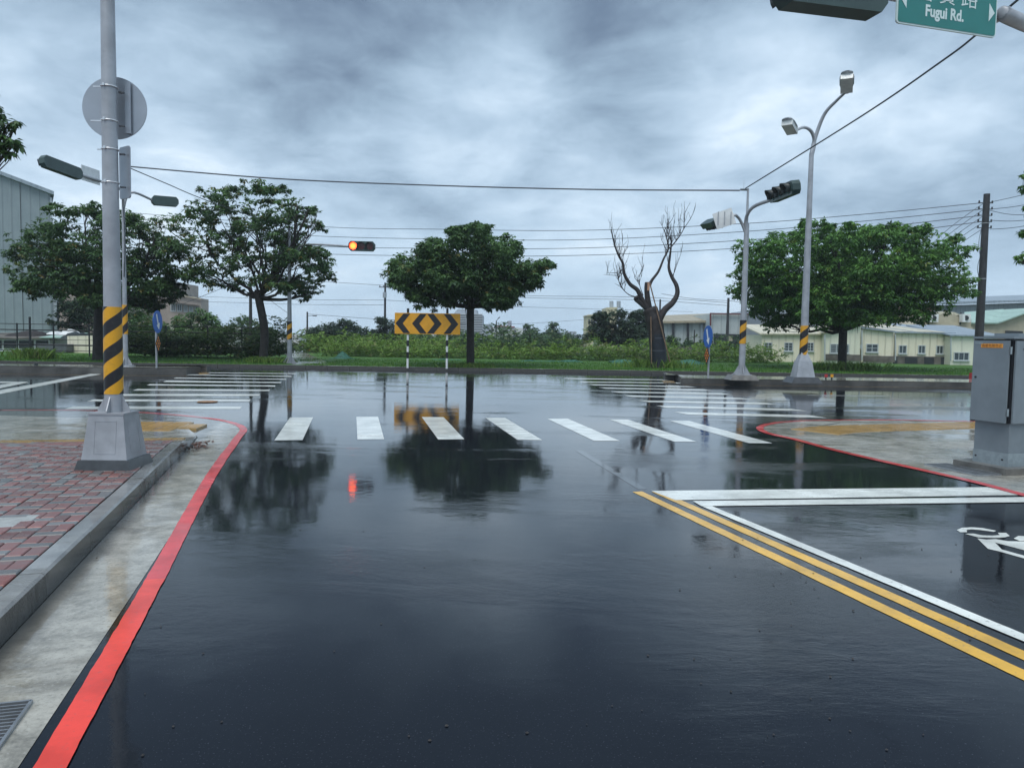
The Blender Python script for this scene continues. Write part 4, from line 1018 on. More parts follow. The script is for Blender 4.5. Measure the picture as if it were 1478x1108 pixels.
# ---- S3: far signal with the lit red lens
b3 = G(418, 524, .12); D3 = b3.y
t = thing('signal_post', b3, 'far signal post whose head shows a lit red-orange lens at its left end', 'traffic signal')
MB().tube([b3, b3 + Z * 2, Vector((b3.x, b3.y, h_at(422, 330, D3)))], [.12, .11, .06], 14).build('pole', M_STEEL, t); flange(t, b3, .11, w=.6)
MB().tube([Vector((b3.x, b3.y, h_at(419, 490, D3))), Vector((b3.x, b3.y, h_at(419, 464, D3)))], .124, 16).build('striped_band', stripes_mat('spiral_band_far', .48, (.012, .012, .014), (.68, .33, .015), 1.0), t)
MB().tube(catmull([AT(422, 385, D3), AT(428, 362, D3), AT(444, 353, D3 - .4), AT(503, 355.5, D3 - 1.2)], 5), .05, 8).build('arm', M_STEEL, t)
signal_head(t, AT(503.5, 355, D3 - 1.2), AT(541.5, 356, D3 - 1.2), (0, -1, 0), lit=0, h=.46, visors=True)

# ---- S4: signal pole on right island
b4 = G(1070, 548, .20); D4b = b4.y
t = thing('signal_post', b4 , 'two-armed signal post on the right island, left of the tall lamp post', 'traffic signal')
frustum(MB(), b4, 1.0, .8, .9, .7, .18).build('footing', M_CBASE, t); bb = b4 + Z * .18
MB().tube([bb, bb + Z * 2, Vector((b4.x, b4.y, h_at(1074, 322, D4b)))], [.115, .105, .085], 16).build('pole', M_STEEL, t); flange(t, bb, .11, w=.55)
MB().tube([Vector((b4.x, b4.y, h_at(1074, 325, D4b))), Vector((b4.x, b4.y, h_at(1076, 272, D4b)))], [.05, .035], 10).build('mast_tip', M_STEEL, t)
MB().box(Vector((b4.x - .12, b4.y, h_at(1076, 274, D4b))), (.3, .06, .06)).build('cable_bracket', M_STEELD, t)
MB().tube([Vector((b4.x - .15, b4.y, h_at(1070, 274, D4b))), Vector((b4.x - .15, b4.y, h_at(1070, 260, D4b)))], .006, 5).build('lightning_rod', M_STEEL, t)
MB().tube([Vector((b4.x, b4.y, h_at(1071, 496, D4b))), Vector((b4.x, b4.y, h_at(1071, 462, D4b)))], .118, 16).build('striped_band', stripes_mat('spiral_band_right', .50, (.012, .012, .014), (.68, .33, .015), 1.0), t)
jn = Vector((b4.x, b4.y, h_at(1072, 335, D4b)))
ra = catmull([jn, AT(1077, 315, D4b - .1), AT(1087, 299, D4b - .5), AT(1113, 288.5, D4b - 1.3)], 5)
MB().tube(ra, [.075] * 4 + [.06] * (len(ra) - 4), 10).build('arm', M_STEEL, t)
signal_head(t, AT(1115, 284, D4b - 1.5), AT(1150, 269, D4b - 3.4), (-1, -.18, -.12), h=.42, dep=.26)
la = catmull([jn - Z * .1, AT(1070.5, 322, D4b), AT(1064, 312.5, D4b - .1), AT(1056, 311.5, D4b - .3), AT(1018, 322, D4b + 1.0)], 5)
MB().tube(la, .05, 10).build('arm', M_STEEL, t)
signal_head(t, AT(1017, 324, D4b + 1.2), AT(1034, 320.5, D4b - .2), (.1, 1, -.1), h=.34)
plate(t, AT(1046.5, 315, D4b - .5) + Vector((0, .1, 0)), AT(1060, 311, D4b - .2) - AT(1033, 320, D4b - .2), .70, .56, (0, -1, 0), M_WHITEP, 'name_plate')
for dx in (-.22, 0, .22):
    MB().box(AT(1046.5, 315, D4b - .56) + Vector((dx, .06, 0)), (.03, .03, .46)).build('plate_rail', M_STEEL, t)

# ---- S5: tall double lamp post
b5 = G(1158, 552, .20); D5 = b5.y
t = thing('lamp_post', b5, 'tall double-arm street lamp on a grey pedestal, standing in front of the wide right tree', 'lamp post')
frustum(MB(), b5, 1.05, .80, .9, .7, .20).build('footing', M_BASE, t)
frustum(MB(), b5 + Z * .20, .62, .44, .60, .42, .55).build('pedestal_cover', M_STEEL, t)
frustum(MB(), b5 + Z * .75, .40, .20, .38, .20, .28).build('gusset_cone', M_STEEL, t)
fk = Vector((b5.x, b5.y, h_at(1174, 222, D5)))
MB().tube([b5 + Z * .9, b5 + Z * 3, fk], [.13, .115, .075], 16).build('pole', M_STEEL, t)
MB().tube([Vector((b5.x, b5.y, h_at(1160, 512, D5))), Vector((b5.x, b5.y, h_at(1162, 470, D5)))], .134, 16).build('striped_band', stripes_mat('spiral_band_lamp', .52, (.012, .012, .014), (.68, .33, .015), 1.2), t)
def lamp_arm(pts, heady, ln, wd, dirv_):
    P = catmull(pts, 6); MB().tube(P, [.07 - .03 * i / (len(P) - 1) for i in range(len(P))], 10).build('lamp_arm', M_STEEL, t)
    e = P[-1]; d = Vector(dirv_).normalized(); s_ = Vector((-d.y, d.x, 0)).normalized(); u = s_.cross(d) * (1 if s_.cross(d).z > 0 else -1)
    prof = [(-.10, .05, .03), (.05, .13, .07), (.30, .20, .10), (.60, .20, .10), (.80, .16, .06), (.84, .08, .02)]
    mb = MB(); vs = []; m_ = 9
    for (x_, w_, h_) in prof:
        for q in range(m_):
            a = math.pi * q / (m_ - 1); vs.append(e + d * (x_ * ln) + s_ * math.cos(a) * w_ * wd + u * (math.sin(a) * h_ * wd * 1.2 - .01))
    fs = [(i * m_ + j, i * m_ + j + 1, (i + 1) * m_ + j + 1, (i + 1) * m_ + j) for i in range(len(prof) - 1) for j in range(m_ - 1)] + [tuple(range(m_)), tuple(range(5 * m_, 6 * m_))[::-1]]
    fs += [(i * m_, (i + 1) * m_, (i + 1) * m_ + m_ - 1, i * m_ + m_ - 1) for i in range(len(prof) - 1)]
    mb.add(vs, fs, 0, True); lh = mb.build('lamp_head', M_LAMP, t)
    MB().box(e + d * (.45 * ln) - u * .10 * wd, (.62 * ln, .34 * wd, .16 * wd), (d, s_, u)).build('glass_bowl', M_GLASSL, lh)
lamp_arm([fk, AT(1177, 198, D5), AT(1190, 165, D5 - .2), AT(1208, 145, D5 - .6), AT(1222, 132, D5 - 1.2)], 0, 1.25, 1.05, (-.40, -.9, .30))
lamp_arm([fk - Z * .1, AT(1175.5, 205, D5), AT(1171, 190, D5 - .1), AT(1160, 184, D5 - .3), AT(1146, 190, D5 - .6)], 0, 1.15, 1.0, (-.62, -.9, .22))

# ---- near right mast arm with head and street name sign
bR = Vector((8.6, 9.75, .02))
t = thing('mast_arm', bR, 'overhead mast arm at top right carrying a signal head and the green Fugui Rd. sign', 'traffic signal')
sd_ = Vector((.965, .262, 0)).normalized()
zA = AT(1450, 22, 8.9).z
MB().tube(catmull([bR, bR + Z * 4.2, Vector((bR.x - .25, bR.y - .05, zA - .5)), AT(1478, 34, 9.0), AT(1449, 19, 8.92)], 6), .085, 16).build('mast', M_STEEL, t)
armP = [AT(1449, 19, 8.92), AT(1449, 19, 8.92) - sd_ * 3.6]; armP[1].z += .12
armP = [p + Vector((.0, .10, 0)) for p in armP]
MB().tube(armP, [.07, .05], 14).build('arm', M_STEEL, t)
A_ = AT(1293.5, 33, 8.50); B_ = AT(1437, 52.5, 8.87); dS = (B_ - A_); dS.z = 0; wS = dS.length; dS.normalize(); nS = Vector((dS.y, -dS.x, 0)); uS = Z
hS = .50; cS = A_ + dS * wS / 2 + Z * hS / 2
def rrect(c, d, u, w, h, r, k=5):
    P = []
    for (sx, sy, a0) in ((1, 1, 0), (-1, 1, 90), (-1, -1, 180), (1, -1, 270)):
        for i in range(k): a = R(a0 + 90 * i / (k - 1)); P.append(c + d * (sx * (w / 2 - r) + r * math.cos(a)) + u * (sy * (h / 2 - r) + r * math.sin(a)))
    return P
so = MB().prism(rrect(cS, dS, uS, wS, hS, .04), -nS * .02).build('street_name_sign', M_LETTER, t)
MB().prism(rrect(cS + nS * .002, dS, uS, wS - .035, hS - .035, .028), nS * .003).build('green_face', M_GREEN, so)
txt('Fugui Rd.', .172, M_LETTER, so, cS + nS * .008 - uS * .128 - dS * .05, dS, uS, sx=.84, bold=.006)
txt('富 貴 路', .24, M_LETTER, so, cS + nS * .008 + uS * .05 - dS * .02, dS, uS, sx=1.0)
for sg in (-1, 1):
    ac = cS + nS * .006 + dS * sg * (wS / 2 - .085) + uS * .02
    MB().prism([ac + dS * sg * .045, ac - dS * sg * .035 + uS * .10, ac - dS * sg * .035 - uS * .10], nS * .003).build('arrow', M_LETTER, so)
E1, E2 = AT(1124, -14, 8.0), AT(1270, 5, 8.35); hd_c = [E1 + Z * .03, E2 + Z * .03]
signal_head(t, hd_c[0], hd_c[1], (.2, 1, 0), h=.36, dep=.24)
MB().box((hd_c[0] + hd_c[1]) / 2 + Z * .1, (.05, .3, .25)).build('head_bracket', M_STEELD, t)

# ---- keep-right signs on the island ends
def keep_right(base, D, sgn, disc_px, dia_px, label, post_top):
    t = thing('keep_right_sign', base, label, 'road sign')
    n = Vector((.995, .05, 0) if sgn > 0 else (-.985, -.15, 0)).normalized(); d = Vector((-n.y, n.x, 0)); d = d if d.dot(Vector((base.y, -base.x, 0))) > 0 else -d
    MB().tube([base, Vector((base.x, base.y, h_at(disc_px[0], disc_px[1] - 12, D)))], .035, 10).build('post', M_STEEL, t)
    c = Vector((base.x, base.y, 0)) + n * .05; c.z = h_at(*disc_px, D); r = .41
    ring = [c + (d * math.cos(a) + Z * math.sin(a)) * r for a in [i * 2 * math.pi / 32 for i in range(32)]]
    disc = MB().prism(ring, n * .012).build('blue_disc', M_BLUE, t)
    a1 = c + n * .014; ux = (d * .38 - Z).normalized(); vx = (d + Z * .38).normalized()
    def q(x, y): return a1 + ux * x + vx * y
    MB().prism([q(-.30, -.045), q(.08, -.045), q(.08, -.14), q(.30, 0), q(.08, .14), q(.08, .045), q(-.30, .045)], n * .004).build('white_arrow', M_WHITEP, disc)
    c2 = Vector((base.x, base.y - .07, h_at(*dia_px, D))) + n * .09; w, h = .24, .34
    dm = MB().prism([c2 + d * w, c2 + Z * h, c2 - d * w, c2 - Z * h], n * .012).build('marker_board', M_BLACK, t)
    for i in range(-2, 3):
        for j in range(-2, 3):
            if (i + j) % 2 == 0 and abs(i) + abs(j) <= 3:
                p = c2 + n * .014 + d * (i * w / 3.4) + Z * (j * h / 3.4); k = .52 / 3.4
                if abs(i) / 3.4 + abs(j) / 3.4 < .8: MB().prism([p + d * w * k, p + Z * h * k, p - d * w * k, p - Z * h * k], n * .003).build('orange_square', M_ORANGE, dm)
bL = G(226, 531, .25); keep_right(bL, bL.y, 1, (229.5, 464.5), (229.5, 495.5), 'blue keep-right disc over an orange chequered diamond on the left island', 445)
bR_ = G(1022, 546, .20); keep_right(bR_, bR_.y, -1, (1023, 486), (1022, 513), 'blue keep-right disc over an orange chequered diamond on the right island', 470)

# ---- chevron board
bc = G(616, 531, .12); Dc = bc.y; t = thing('chevron_board', bc, 'wide amber board with black chevrons pointing both ways on two black and white posts', 'road sign')
c0 = AT(569.8, 480.6, Dc); c1 = AT(664.5, 451.8, Dc); bw = c1.x - c0.x; bh = AT(617, 452, Dc).z - AT(617, 482.2, Dc).z; zb = AT(617, 482.2, Dc).z
for px in (588.3, 645):
    x_ = AT(px, 500, Dc).x; pz = [.10, h_at(px, 517, Dc), h_at(px, 508, Dc), h_at(px, 499.5, Dc), h_at(px, 491, Dc), h_at(px, 445, Dc)]
    MB().tube([Vector((x_, Dc + .06, .1)), Vector((x_, Dc + .06, pz[-1]))], .052, 10).build('post', M_WHITEP, t)
    for (za, zb_) in ((pz[1], pz[2]), (pz[3], pz[4]), (h_at(px, 483, Dc), pz[5])):
        MB().tube([Vector((x_, Dc + .06, za)), Vector((x_, Dc + .06, zb_))], .056, 10).build('black_band', M_BLACK, t)
bd = MB().box(Vector((c0.x + bw / 2, Dc - .02, zb + bh / 2)), (bw, .03, bh)).build('board', M_AMBER, t)
def cv_(u_, v_): return Vector((c0.x + bw * u_ / 408, Dc - .038, zb + bh * v_ / 122))
for (tip, s_) in ((5, 1), (108, 1), (293, -1), (397, -1)):
    w_ = 42 * s_; a_ = 50 * s_
    MB().prism([cv_(tip, 61), cv_(tip + a_, 118), cv_(tip + a_ + w_, 118), cv_(tip + w_ + 3 * s_, 61), cv_(tip + a_ + w_, 4), cv_(tip + a_, 4)], (0, -.004, 0)).build('chevron', M_BLACK, bd)

# ---- cabinet
cn = Vector((6.01, 9.0, .09)); X1 = n1v; Y1 = d1                # near-left corner at pad level; Y1 runs along the road
t = thing('control_cabinet', (cn.x, cn.y, 0), 'tall grey roadside control cabinet with an orange sticker at the right edge', 'cabinet')
LW, LD = 1.05, .53
def cb_(x_, y_, z_): return Vector((cn.x, cn.y, 0)) + X1 * x_ + Y1 * y_ + Z * z_
MB().prism([cb_(-.12, -.10, 0), cb_(LW + .3, -.10, 0), cb_(LW + .3, LD + .12, 0), cb_(-.12, LD + .12, 0)], (0, 0, .085)).build('concrete_pad', M_CBASE, t)
MB().box(cb_(LW / 2 + .02, LD / 2, .165), (LW - .04, LD - .04, .16), (X1, Y1, Z)).build('galvanised_skirt', M_GALV, t)
MB().box(cb_(LW / 2 + .02, LD / 2, .43), (LW - .05, LD - .05, .37), (X1, Y1, Z)).build('plinth', M_CAB, t)
MB().box(cb_(LW / 2, LD / 2, 1.125), (LW - .03, LD - .03, 1.02), (X1, Y1, Z)).build('carcass', M_CABD, t)
dL = MB().box(cb_(-.012, LD / 2 + .015, 1.118), (.024, LD - .04, 1.0), (X1, Y1, Z)).build('door', M_CAB, t)
MB().box(cb_(.035 + (LW - .06) / 2, -.005, 1.118), (LW - .06, .024, 1.0), (X1, Y1, Z)).build('door', M_CAB, t)
MB().box(cb_(LW / 2, LD / 2, 1.655), (LW + .03, LD + .03, .025), (X1, Y1, Z)).build('lid', M_CAB, t)
MB().box(cb_(LW / 2 + .1, LD / 2 + .05, 1.69), (LW - .3, LD - .2, .045), (X1, Y1, Z)).build('roof_vent', M_CAB, t)
for z_ in (1.50, .75): MB().tube([cb_(-.012, .012, z_ - .045), cb_(-.012, .012, z_ + .045)], .011, 8).build('hinge', M_GALV, t)
MB().tube([cb_(-.024, LD - .06, 1.16), cb_(-.034, LD - .06, 1.16)], .012, 10).build('lock', M_CABD, t)
MB().tube([cb_(.16, -.017, 1.52), cb_(.16, -.030, 1.52)], .016, 10).build('latch', M_CABD, t)
st = MB().box(cb_(-.0255, .265, 1.555), (.003, .30, .052), (X1, Y1, Z)).build('orange_sticker', M_STICK, t)
txt('高壓危險勿近', .046, M_STICKT, st, cb_(-.0285, .265, 1.538), -Y1, Z)
MB().box(cb_(-.0255, LD - .085, 1.585), (.003, .11, .02), (X1, Y1, Z)).build('maker_plate', M_GALV, t)
for y_ in (.06, LD - .1): MB().tube([cb_(.0, y_, .17), cb_(-.008, y_, .17)], .012, 8).build('bolt', M_CABD, t)
frustum(MB(), cb_(.26, -.36, 0), .34, .22, .26, .16, .13, (X1, Y1)).build('stone_footing', M_CBASE)
bpy.data.objects['stone_footing'] ; tag(bpy.data.objects['stone_footing'], 'rough concrete block on the paving in front of the grey cabinet', 'concrete block')

# ------------------------------------------------------------------ buildings
def xz(px, py, D): p = AT(px, py, D); return p.x, p.z
def window(parent, D, rect, fr=.06, sill=True, bars=1, mull=0, frm=None):
    x0, z1_ = xz(rect[0], rect[1], D); x1, z0_ = xz(rect[2], rect[3], D); f = frm or M_FRAME; w = x1 - x0; h = z1_ - z0_
    mb = MB(); y = D - .03
    mb.box(((x0 + x1) / 2, y, z1_ - fr / 2), (w, .06, fr)); mb.box(((x0 + x1) / 2, y, z0_ + fr / 2), (w, .06, fr))
    mb.box((x0 + fr / 2, y, (z0_ + z1_) / 2), (fr, .06, h - 2 * fr)); mb.box((x1 - fr / 2, y, (z0_ + z1_) / 2), (fr, .06, h - 2 * fr))
    for k in range(bars): mb.box((x0 + w * (k + 1) / (bars + 1), y + .005, (z0_ + z1_) / 2), (fr * .7, .045, h - 2 * fr))
    for k in range(mull): mb.box(((x0 + x1) / 2, y + .008, z0_ + h * (k + 1) / (mull + 1)), (w - 2 * fr, .036, fr * .55))
    wn = mb.build('window', f, parent)
    MB().box(((x0 + x1) / 2, D - .008, (z0_ + z1_) / 2), (w - 2 * fr, .012, h - 2 * fr)).build('pane', M_PANE, wn)
    if sill: MB().box(((x0 + x1) / 2, D - .07, z0_ - .03), (w + .1, .13, .05)).build('sill', f, wn)
    return wn
def block(name, D, pts, depth, wall, label, cat='building', zb=-.05):
    """front wall outline: px points along the top from left to right"""
    P = [AT(a, b, D) for a, b in pts]; base = Vector(((P[0].x + P[-1].x) / 2, D, zb)); t = thing(name, base, label, cat)
    poly = [Vector((P[0].x, D, zb))] + P + [Vector((P[-1].x, D, zb))]
    MB().prism(poly, (0, depth, 0)).build('wall', wall, t); return t, P
def slope_roof(t, P0, P1, D, depth, rise_, mat, over=.25, th=.10, name='roof'):
    a = Vector((P0.x - over, D - over, P0.z)); b = Vector((P1.x + over, D - over, P1.z)); c = Vector((P1.x + over, D + depth, P1.z + rise_)); d = Vector((P0.x - over, D + depth, P0.z + rise_))
    return MB().prism([a, b, c, d], (0, 0, th)).build(name, mat, t)
DS = 56.0
# A: left shed
t, P = block('factory_shed', DS, [(1100, 483), (1190, 483)], 5, M_CREAM, 'cream shed with a low roof directly behind the banded part of the tall lamp post')
slope_roof(t, P[0], P[-1], DS, 4.5, .75, M_ROOFC)
for r_ in ((1103, 494, 1114, 507), (1132, 494, 1144, 507), (1165, 494, 1174, 507)): window(t, DS, r_, bars=1, mull=2)
# B
t, P = block('factory_shed', DS - .6, [(1191, 481), (1243, 469)], 6, M_CREAM2, 'pale green-cream shed behind the trunk of the wide right tree, with a four-bar window')
MB().prism([AT(1190, 480.5, DS - .9), AT(1245, 468.0, DS - .9), AT(1245, 468.0, DS - .9) + Vector((0, 6.6, 0)), AT(1190, 480.5, DS - .9) + Vector((0, 6.6, 0))], (0, 0, .10)).build('roof', M_ROOFC, t)
window(t, DS - .6, (1198, 496, 1225, 510), bars=2, mull=4)
MB().prism([AT(1191, 511, DS - .64), AT(1243, 512, DS - .64), AT(1243, 521, DS - .64), AT(1191, 520, DS - .64)], (0, -.05, 0)).build('plinth', M_PLINTH, t)
# C
t, P = block('factory_shed', DS - .3, [(1245.5, 474.5), (1291, 480)], 5, M_CREAM, 'cream ribbed shed with a sloping eave just right of the wide tree trunk')
MB().prism([AT(1244, 474, DS - .55), AT(1292, 479.5, DS - .55), AT(1292, 479.5, DS - .55) + Vector((0, 5.4, .2)), AT(1244, 474, DS - .55) + Vector((0, 5.4, .2))], (0, 0, .09)).build('roof', M_ROOFG, t)
window(t, DS - .3, (1250, 496, 1267, 508.5), bars=1, mull=1)
MB().prism([AT(1246, 513, DS - .35), AT(1291, 514, DS - .35), AT(1291, 523, DS - .35), AT(1246, 522, DS - .35)], (0, -.05, 0)).build('plinth', M_PLINTH, t)
MB().box(AT(1242, 500, DS - .45), (.16, .1, .3)).build('meter_box', M_FRAME, t)
# D
t, P = block('factory_shed', DS, [(1293, 480.5), (1372, 482)], 9, M_CREAM, 'cream shed with three small windows and dark openings along its stained base')
slope_roof(t, P[0], P[-1], DS, 8.0, .85, M_ROOFG)
for i, (a, b) in enumerate(((1296, 1312), (1322, 1345), (1349, 1361))):
    x0, z_ = xz(a, 481, DS); x1, _ = xz(b, 481, DS)
    MB().prism([Vector((x0, DS - .25, P[0].z + .105)), Vector((x1, DS - .25, P[0].z + .105)), Vector((x1 - 1.5, DS + 8, P[0].z + .955)), Vector((x0 - 1.5, DS + 8, P[0].z + .955))], (0, 0, .02)).build('roof_panel', M_ROOFC, t)
for r_ in ((1297, 498, 1308, 510.5), (1325, 498, 1335, 510.5), (1351, 498.5, 1361, 511)): window(t, DS, r_, bars=1)
MB().prism([AT(1287, 513.5, DS - .05), AT(1371, 515, DS - .05), AT(1371, 529, DS - .05), AT(1287, 527, DS - .05)], (0, -.04, 0)).build('plinth', M_PLINTH, t)
for a, b in ((1287, 1295), (1306, 1324), (1334, 1348), (1358, 1370)):
    MB().prism([AT(a, 515.3, DS - .10), AT(b, 515.7, DS - .10), AT(b, 527, DS - .10), AT(a, 527, DS - .10)], (0, -.02, 0)).build('dark_opening', M_DARKW, t)
# E
t, P = block('factory_shed', DS - .9, [(1373.5, 485), (1440, 486)], 7, M_CREAM2, 'pale cream shed with a double window reaching the grass, beside the grey cabinet')
slope_roof(t, P[0], P[-1], DS - .9, 6, .85, M_ROOFG)
window(t, DS - .9, (1376.5, 508, 1398, 520.5), bars=2); window(t, DS - .9, (1412, 508, 1430, 520.5), bars=2)
for px, ty, D_, i_ in ((1190.5, 483, DS - .75, 0), (1244, 476, DS - .75, 1), (1292.3, 482, DS - .4, 2), (1372.5, 484, DS - 1.0, 3)):
    par = [o for o in bpy.data.objects if o.name.startswith('factory_shed')][min(i_, 4)]
    MB().tube([AT(px, ty, D_), AT(px, 520, D_)], .05, 6).build('downpipe', M_FRAME, par)
# arched roof house with two air conditioners
DH = 68.0
t, P = block('arched_house', DH, [(1326, 468), (1341, 455), (1345, 453.5), (1384, 455), (1402, 461)], 8, M_BEIGE2, 'tan upper storey with a shallow arched roof and two white air conditioners')
ar = [AT(1336, 458, DH), AT(1350, 451.5, DH), AT(1364, 449, DH), AT(1378, 450.5, DH), AT(1392, 457, DH)]
MB().prism(ar + [p - Vector((0, 0, .22)) for p in ar[::-1]], (0, 7.5, 0)).build('arched_roof', M_ROOFC, t)
MB().prism([ar[0] + Vector((.3, -.02, -.2)), ar[1] - Z * .2, ar[2] - Z * .2, ar[3] - Z * .2, ar[4] + Vector((-.2, -.02, -.2)), AT(1392, 470, DH), AT(1336, 470, DH)], (0, -.02, 0)).build('gable', M_BEIGE2, t)
for px in (1346.5, 1393):
    ac = MB().box(AT(px, 459, DH - .35), (.75, .5, .72)).build('air_conditioner', M_WHITEP, t)
    MB().tube([AT(px + 1.5, 458.8, DH - .61), AT(px + 1.5, 458.8, DH - .64)], .22, 14).build('fan_grille', M_DARKW, ac)
    MB().box(AT(px - 6.5, 460, DH - .05), (.12, .08, 1.1)).build('drain_pipe', M_DARKW, t)
MB().prism([AT(1322, 470.5, DH - .4), AT(1404, 472, DH - .4), AT(1404, 475, DH - .4), AT(1322, 473.5, DH - .4)], (0, .3, 0)).build('ledge', M_BEIGE2, t)
t, P = block('red_roof_house', 74, [(1296, 466), (1326, 466)], 6, M_BEIGE2, 'house whose dull red sheet roof shows between the wide tree and the tan arched house')
MB().prism([AT(1290, 468, 73.5), AT(1322, 467.5, 73.5), AT(1350, 447, 80), AT(1290, 445, 80)], (0, 0, .15)).build('roof', M_ROOFR, t)
t, P = block('mint_roof_house', 70, [(1395, 467), (1441, 467), (1474, 452), (1500, 446), (1560, 446)], 9, M_BEIGE2, 'tan gabled house with a pale mint roof behind the grey cabinet and dark pole')
MB().prism([AT(1393, 467, 69.6), AT(1441, 467.2, 69.6), AT(1500, 445, 69.6) + Vector((0, 5, .0)), AT(1396, 452, 76) + Vector((0, .5, 0))], (0, 0, .14)).build('roof', M_ROOFM, t)
MB().prism([AT(1441, 467, 69.5), AT(1500, 445.5, 69.5), AT(1500, 445.5, 69.5) + Vector((0, 9, 0)), AT(1441, 467, 69.5) + Vector((0, 9, 0))], (0, 0, .12)).build('roof', M_ROOFM, t)
x0, z1_ = xz(1451, 478, 69.9); MB().prism([AT(1451, 477, 69.95), AT(1476, 478, 69.95), AT(1476, 492, 69.95), AT(1451, 492, 69.95)], (0, -.05, 0)).build('doorway', M_DARKW, t)
t, P = block('far_warehouse', 118, [(1270, 441), (1390, 440), (1560, 434)], 30, M_WARE, 'long blue-grey warehouse with a pale sloping roof far behind the right houses')
a_ = [AT(1266, 441, 117), AT(1390, 439, 117), AT(1562, 433.5, 117), AT(1562, 425, 132), AT(1400, 431, 132), AT(1266, 433, 132)]
MB().prism(a_, (0, 0, .3)).build('roof', M_ROOFG, t)
for r_ in ((1399, 449, 1407, 454), (1424, 447, 1440, 453), (1452, 446, 1470, 452)): window(t, 118, r_, fr=.16, sill=False)
# halls right of dead tree
DB_ = 92.0
t, P = block('beige_roof_hall', DB_, [(948, 464), (1026, 465)], 14, M_WSHEET, 'low white hall with dark columns and a beige sheet roof, right of the dead tree')
MB().prism([AT(944, 466.5, DB_ - .8), AT(1024, 465.5, DB_ - .8), AT(1026, 455, DB_ + 9), AT(962, 457.5, DB_ + 9)], (0, 0, .25)).build('roof', M_ROOFB, t)
for px in (971.5, 992.5): MB().prism([AT(px - 1.4, 466, DB_ - .1), AT(px + 1.4, 466, DB_ - .1), AT(px + 1.4, 497, DB_ - .1), AT(px - 1.4, 497, DB_ - .1)], (0, -.3, 0)).build('column', M_DARKW, t)
MB().prism([AT(1010.5, 466, DB_ - .1), AT(1014, 466, DB_ - .1), AT(1014, 497, DB_ - .1), AT(1010.5, 497, DB_ - .1)], (0, -.2, 0)).build('column', M_ROOFG, t)
t, P = block('maroon_trim_hall', DB_ - 3, [(1026, 452.5), (1106, 454)], 14, M_WSHEET, 'taller white hall edged with maroon trim, behind the right keep-right sign')
MB().prism([AT(1024.5, 451.5, DB_ - 3.2), AT(1108, 453, DB_ - 3.2), AT(1108, 454.8, DB_ - 3.2), AT(1024.5, 453.3, DB_ - 3.2)], (0, -.2, 0)).build('trim', M_MAROON, t)
MB().prism([AT(1024.2, 453, DB_ - 3.2), AT(1026, 453, DB_ - 3.2), AT(1026, 470, DB_ - 3.2), AT(1024.2, 470, DB_ - 3.2)], (0, -.2, 0)).build('trim', M_MAROON, t)
MB().prism([AT(1030, 481.5, DB_ - 3.2), AT(1072, 482.5, DB_ - 3.2), AT(1060, 500, DB_ - 3.2), AT(1030, 500, DB_ - 3.2)], (0, -.2, 0)).build('dark_front', M_DARKW, t)
MB().prism([AT(1050, 484, DB_ - 3.5), AT(1057, 485, DB_ - 3.5), AT(1057, 492, DB_ - 3.5), AT(1050, 492, DB_ - 3.5)], (0, -.1, 0)).build('notice', M_BEIGE2, t)
t, P = block('grey_works', 84, [(1100, 446), (1118, 446), (1119, 452), (1180, 453), (1200, 458)], 12, M_CITY, 'grey works building with pipes, half hidden by the left side of the wide tree')
for r_ in ((1123, 460, 1132, 472), (1142, 460, 1150, 470)): window(t, 84, r_, fr=.12, sill=False)
for px in (1105, 1110, 1137): MB().tube([AT(px, 452, 83.7), AT(px, 478, 83.7)], .07, 6).build('pipe', M_STEELD, t)
MB().tube([AT(1100, 465, 83.6), AT(1160, 467, 83.6)], .06, 6).build('pipe', M_STEELD, t)
for px in (1336, 1361):
    pass
# left side: warehouse
DW = 60.0
a0 = AT(73, 280, DW); a1 = AT(0, 252, DW); sl = (a1.z - a0.z) / (a1.x - a0.x); pk = a0.x - 12
wp = [Vector((pk - 12, DW, a0.z)), Vector((pk, DW, a0.z - sl * 12 * 1.0)), a0]
base = Vector((pk, DW, -.05)); t = thing('blue_grey_warehouse', base, 'tall blue-grey sheet-clad warehouse with a sloping gable at the left edge', 'warehouse')
nP = 10; xs_ = [a0.x - i * 2.4 for i in range(nP + 1)]
def gz(x): return a0.z + (a0.x - x) * abs(sl) if x > pk else a0.z + (x - (pk - 12)) * abs(sl)
for i in range(nP):        # sheeting in broad vertical panels
    xr, xl = xs_[i], xs_[i + 1]; dy = random.uniform(0, .03)
    MB().prism([Vector((xl + .02, DW - dy, 0)), Vector((xr - .02, DW - dy, 0)), Vector((xr - .02, DW - dy, gz(xr))), Vector((xl + .02, DW - dy, gz(xl)))], (-.1, .2, 0)).build('wall_panel', M_WARE, t)
MB().prism([Vector((pk - 12, DW + .2, 0)), Vector((a0.x - .03, DW + .2, 0)), a0 + Vector((-.03, .2, -.02)), Vector((pk, DW + .2, gz(pk) - .02)), Vector((pk - 12, DW + .2, a0.z - .02))], (-26.5, 40, 0)).build('wall', M_WARE, t)
for (xa, za, xb, zb_) in ((a0.x + .55, a0.z - .15, pk, gz(pk)), (pk - 12.5, a0.z - .15, pk, gz(pk))):
    MB().prism([Vector((xa, DW - .45, za)), Vector((xb, DW - .45, zb_)), Vector((xb, DW - .45, zb_ + .28)), Vector((xa, DW - .45, za + .28))], (-26.5, 41, 0)).build('roof', M_ROOFG, t)
MB().tube([Vector((a0.x + .1, DW - .1, a0.z - .3)), Vector((a0.x + .1, DW - .1, h_at(73, 430, DW)))], .07, 8).build('downpipe', M_LAMP, t)
MB().box(Vector((a0.x + .1, DW + .2, h_at(73, 430, DW) / 2)), (.35, .3, h_at(73, 430, DW))).build('side_pier', M_LAMP, t)
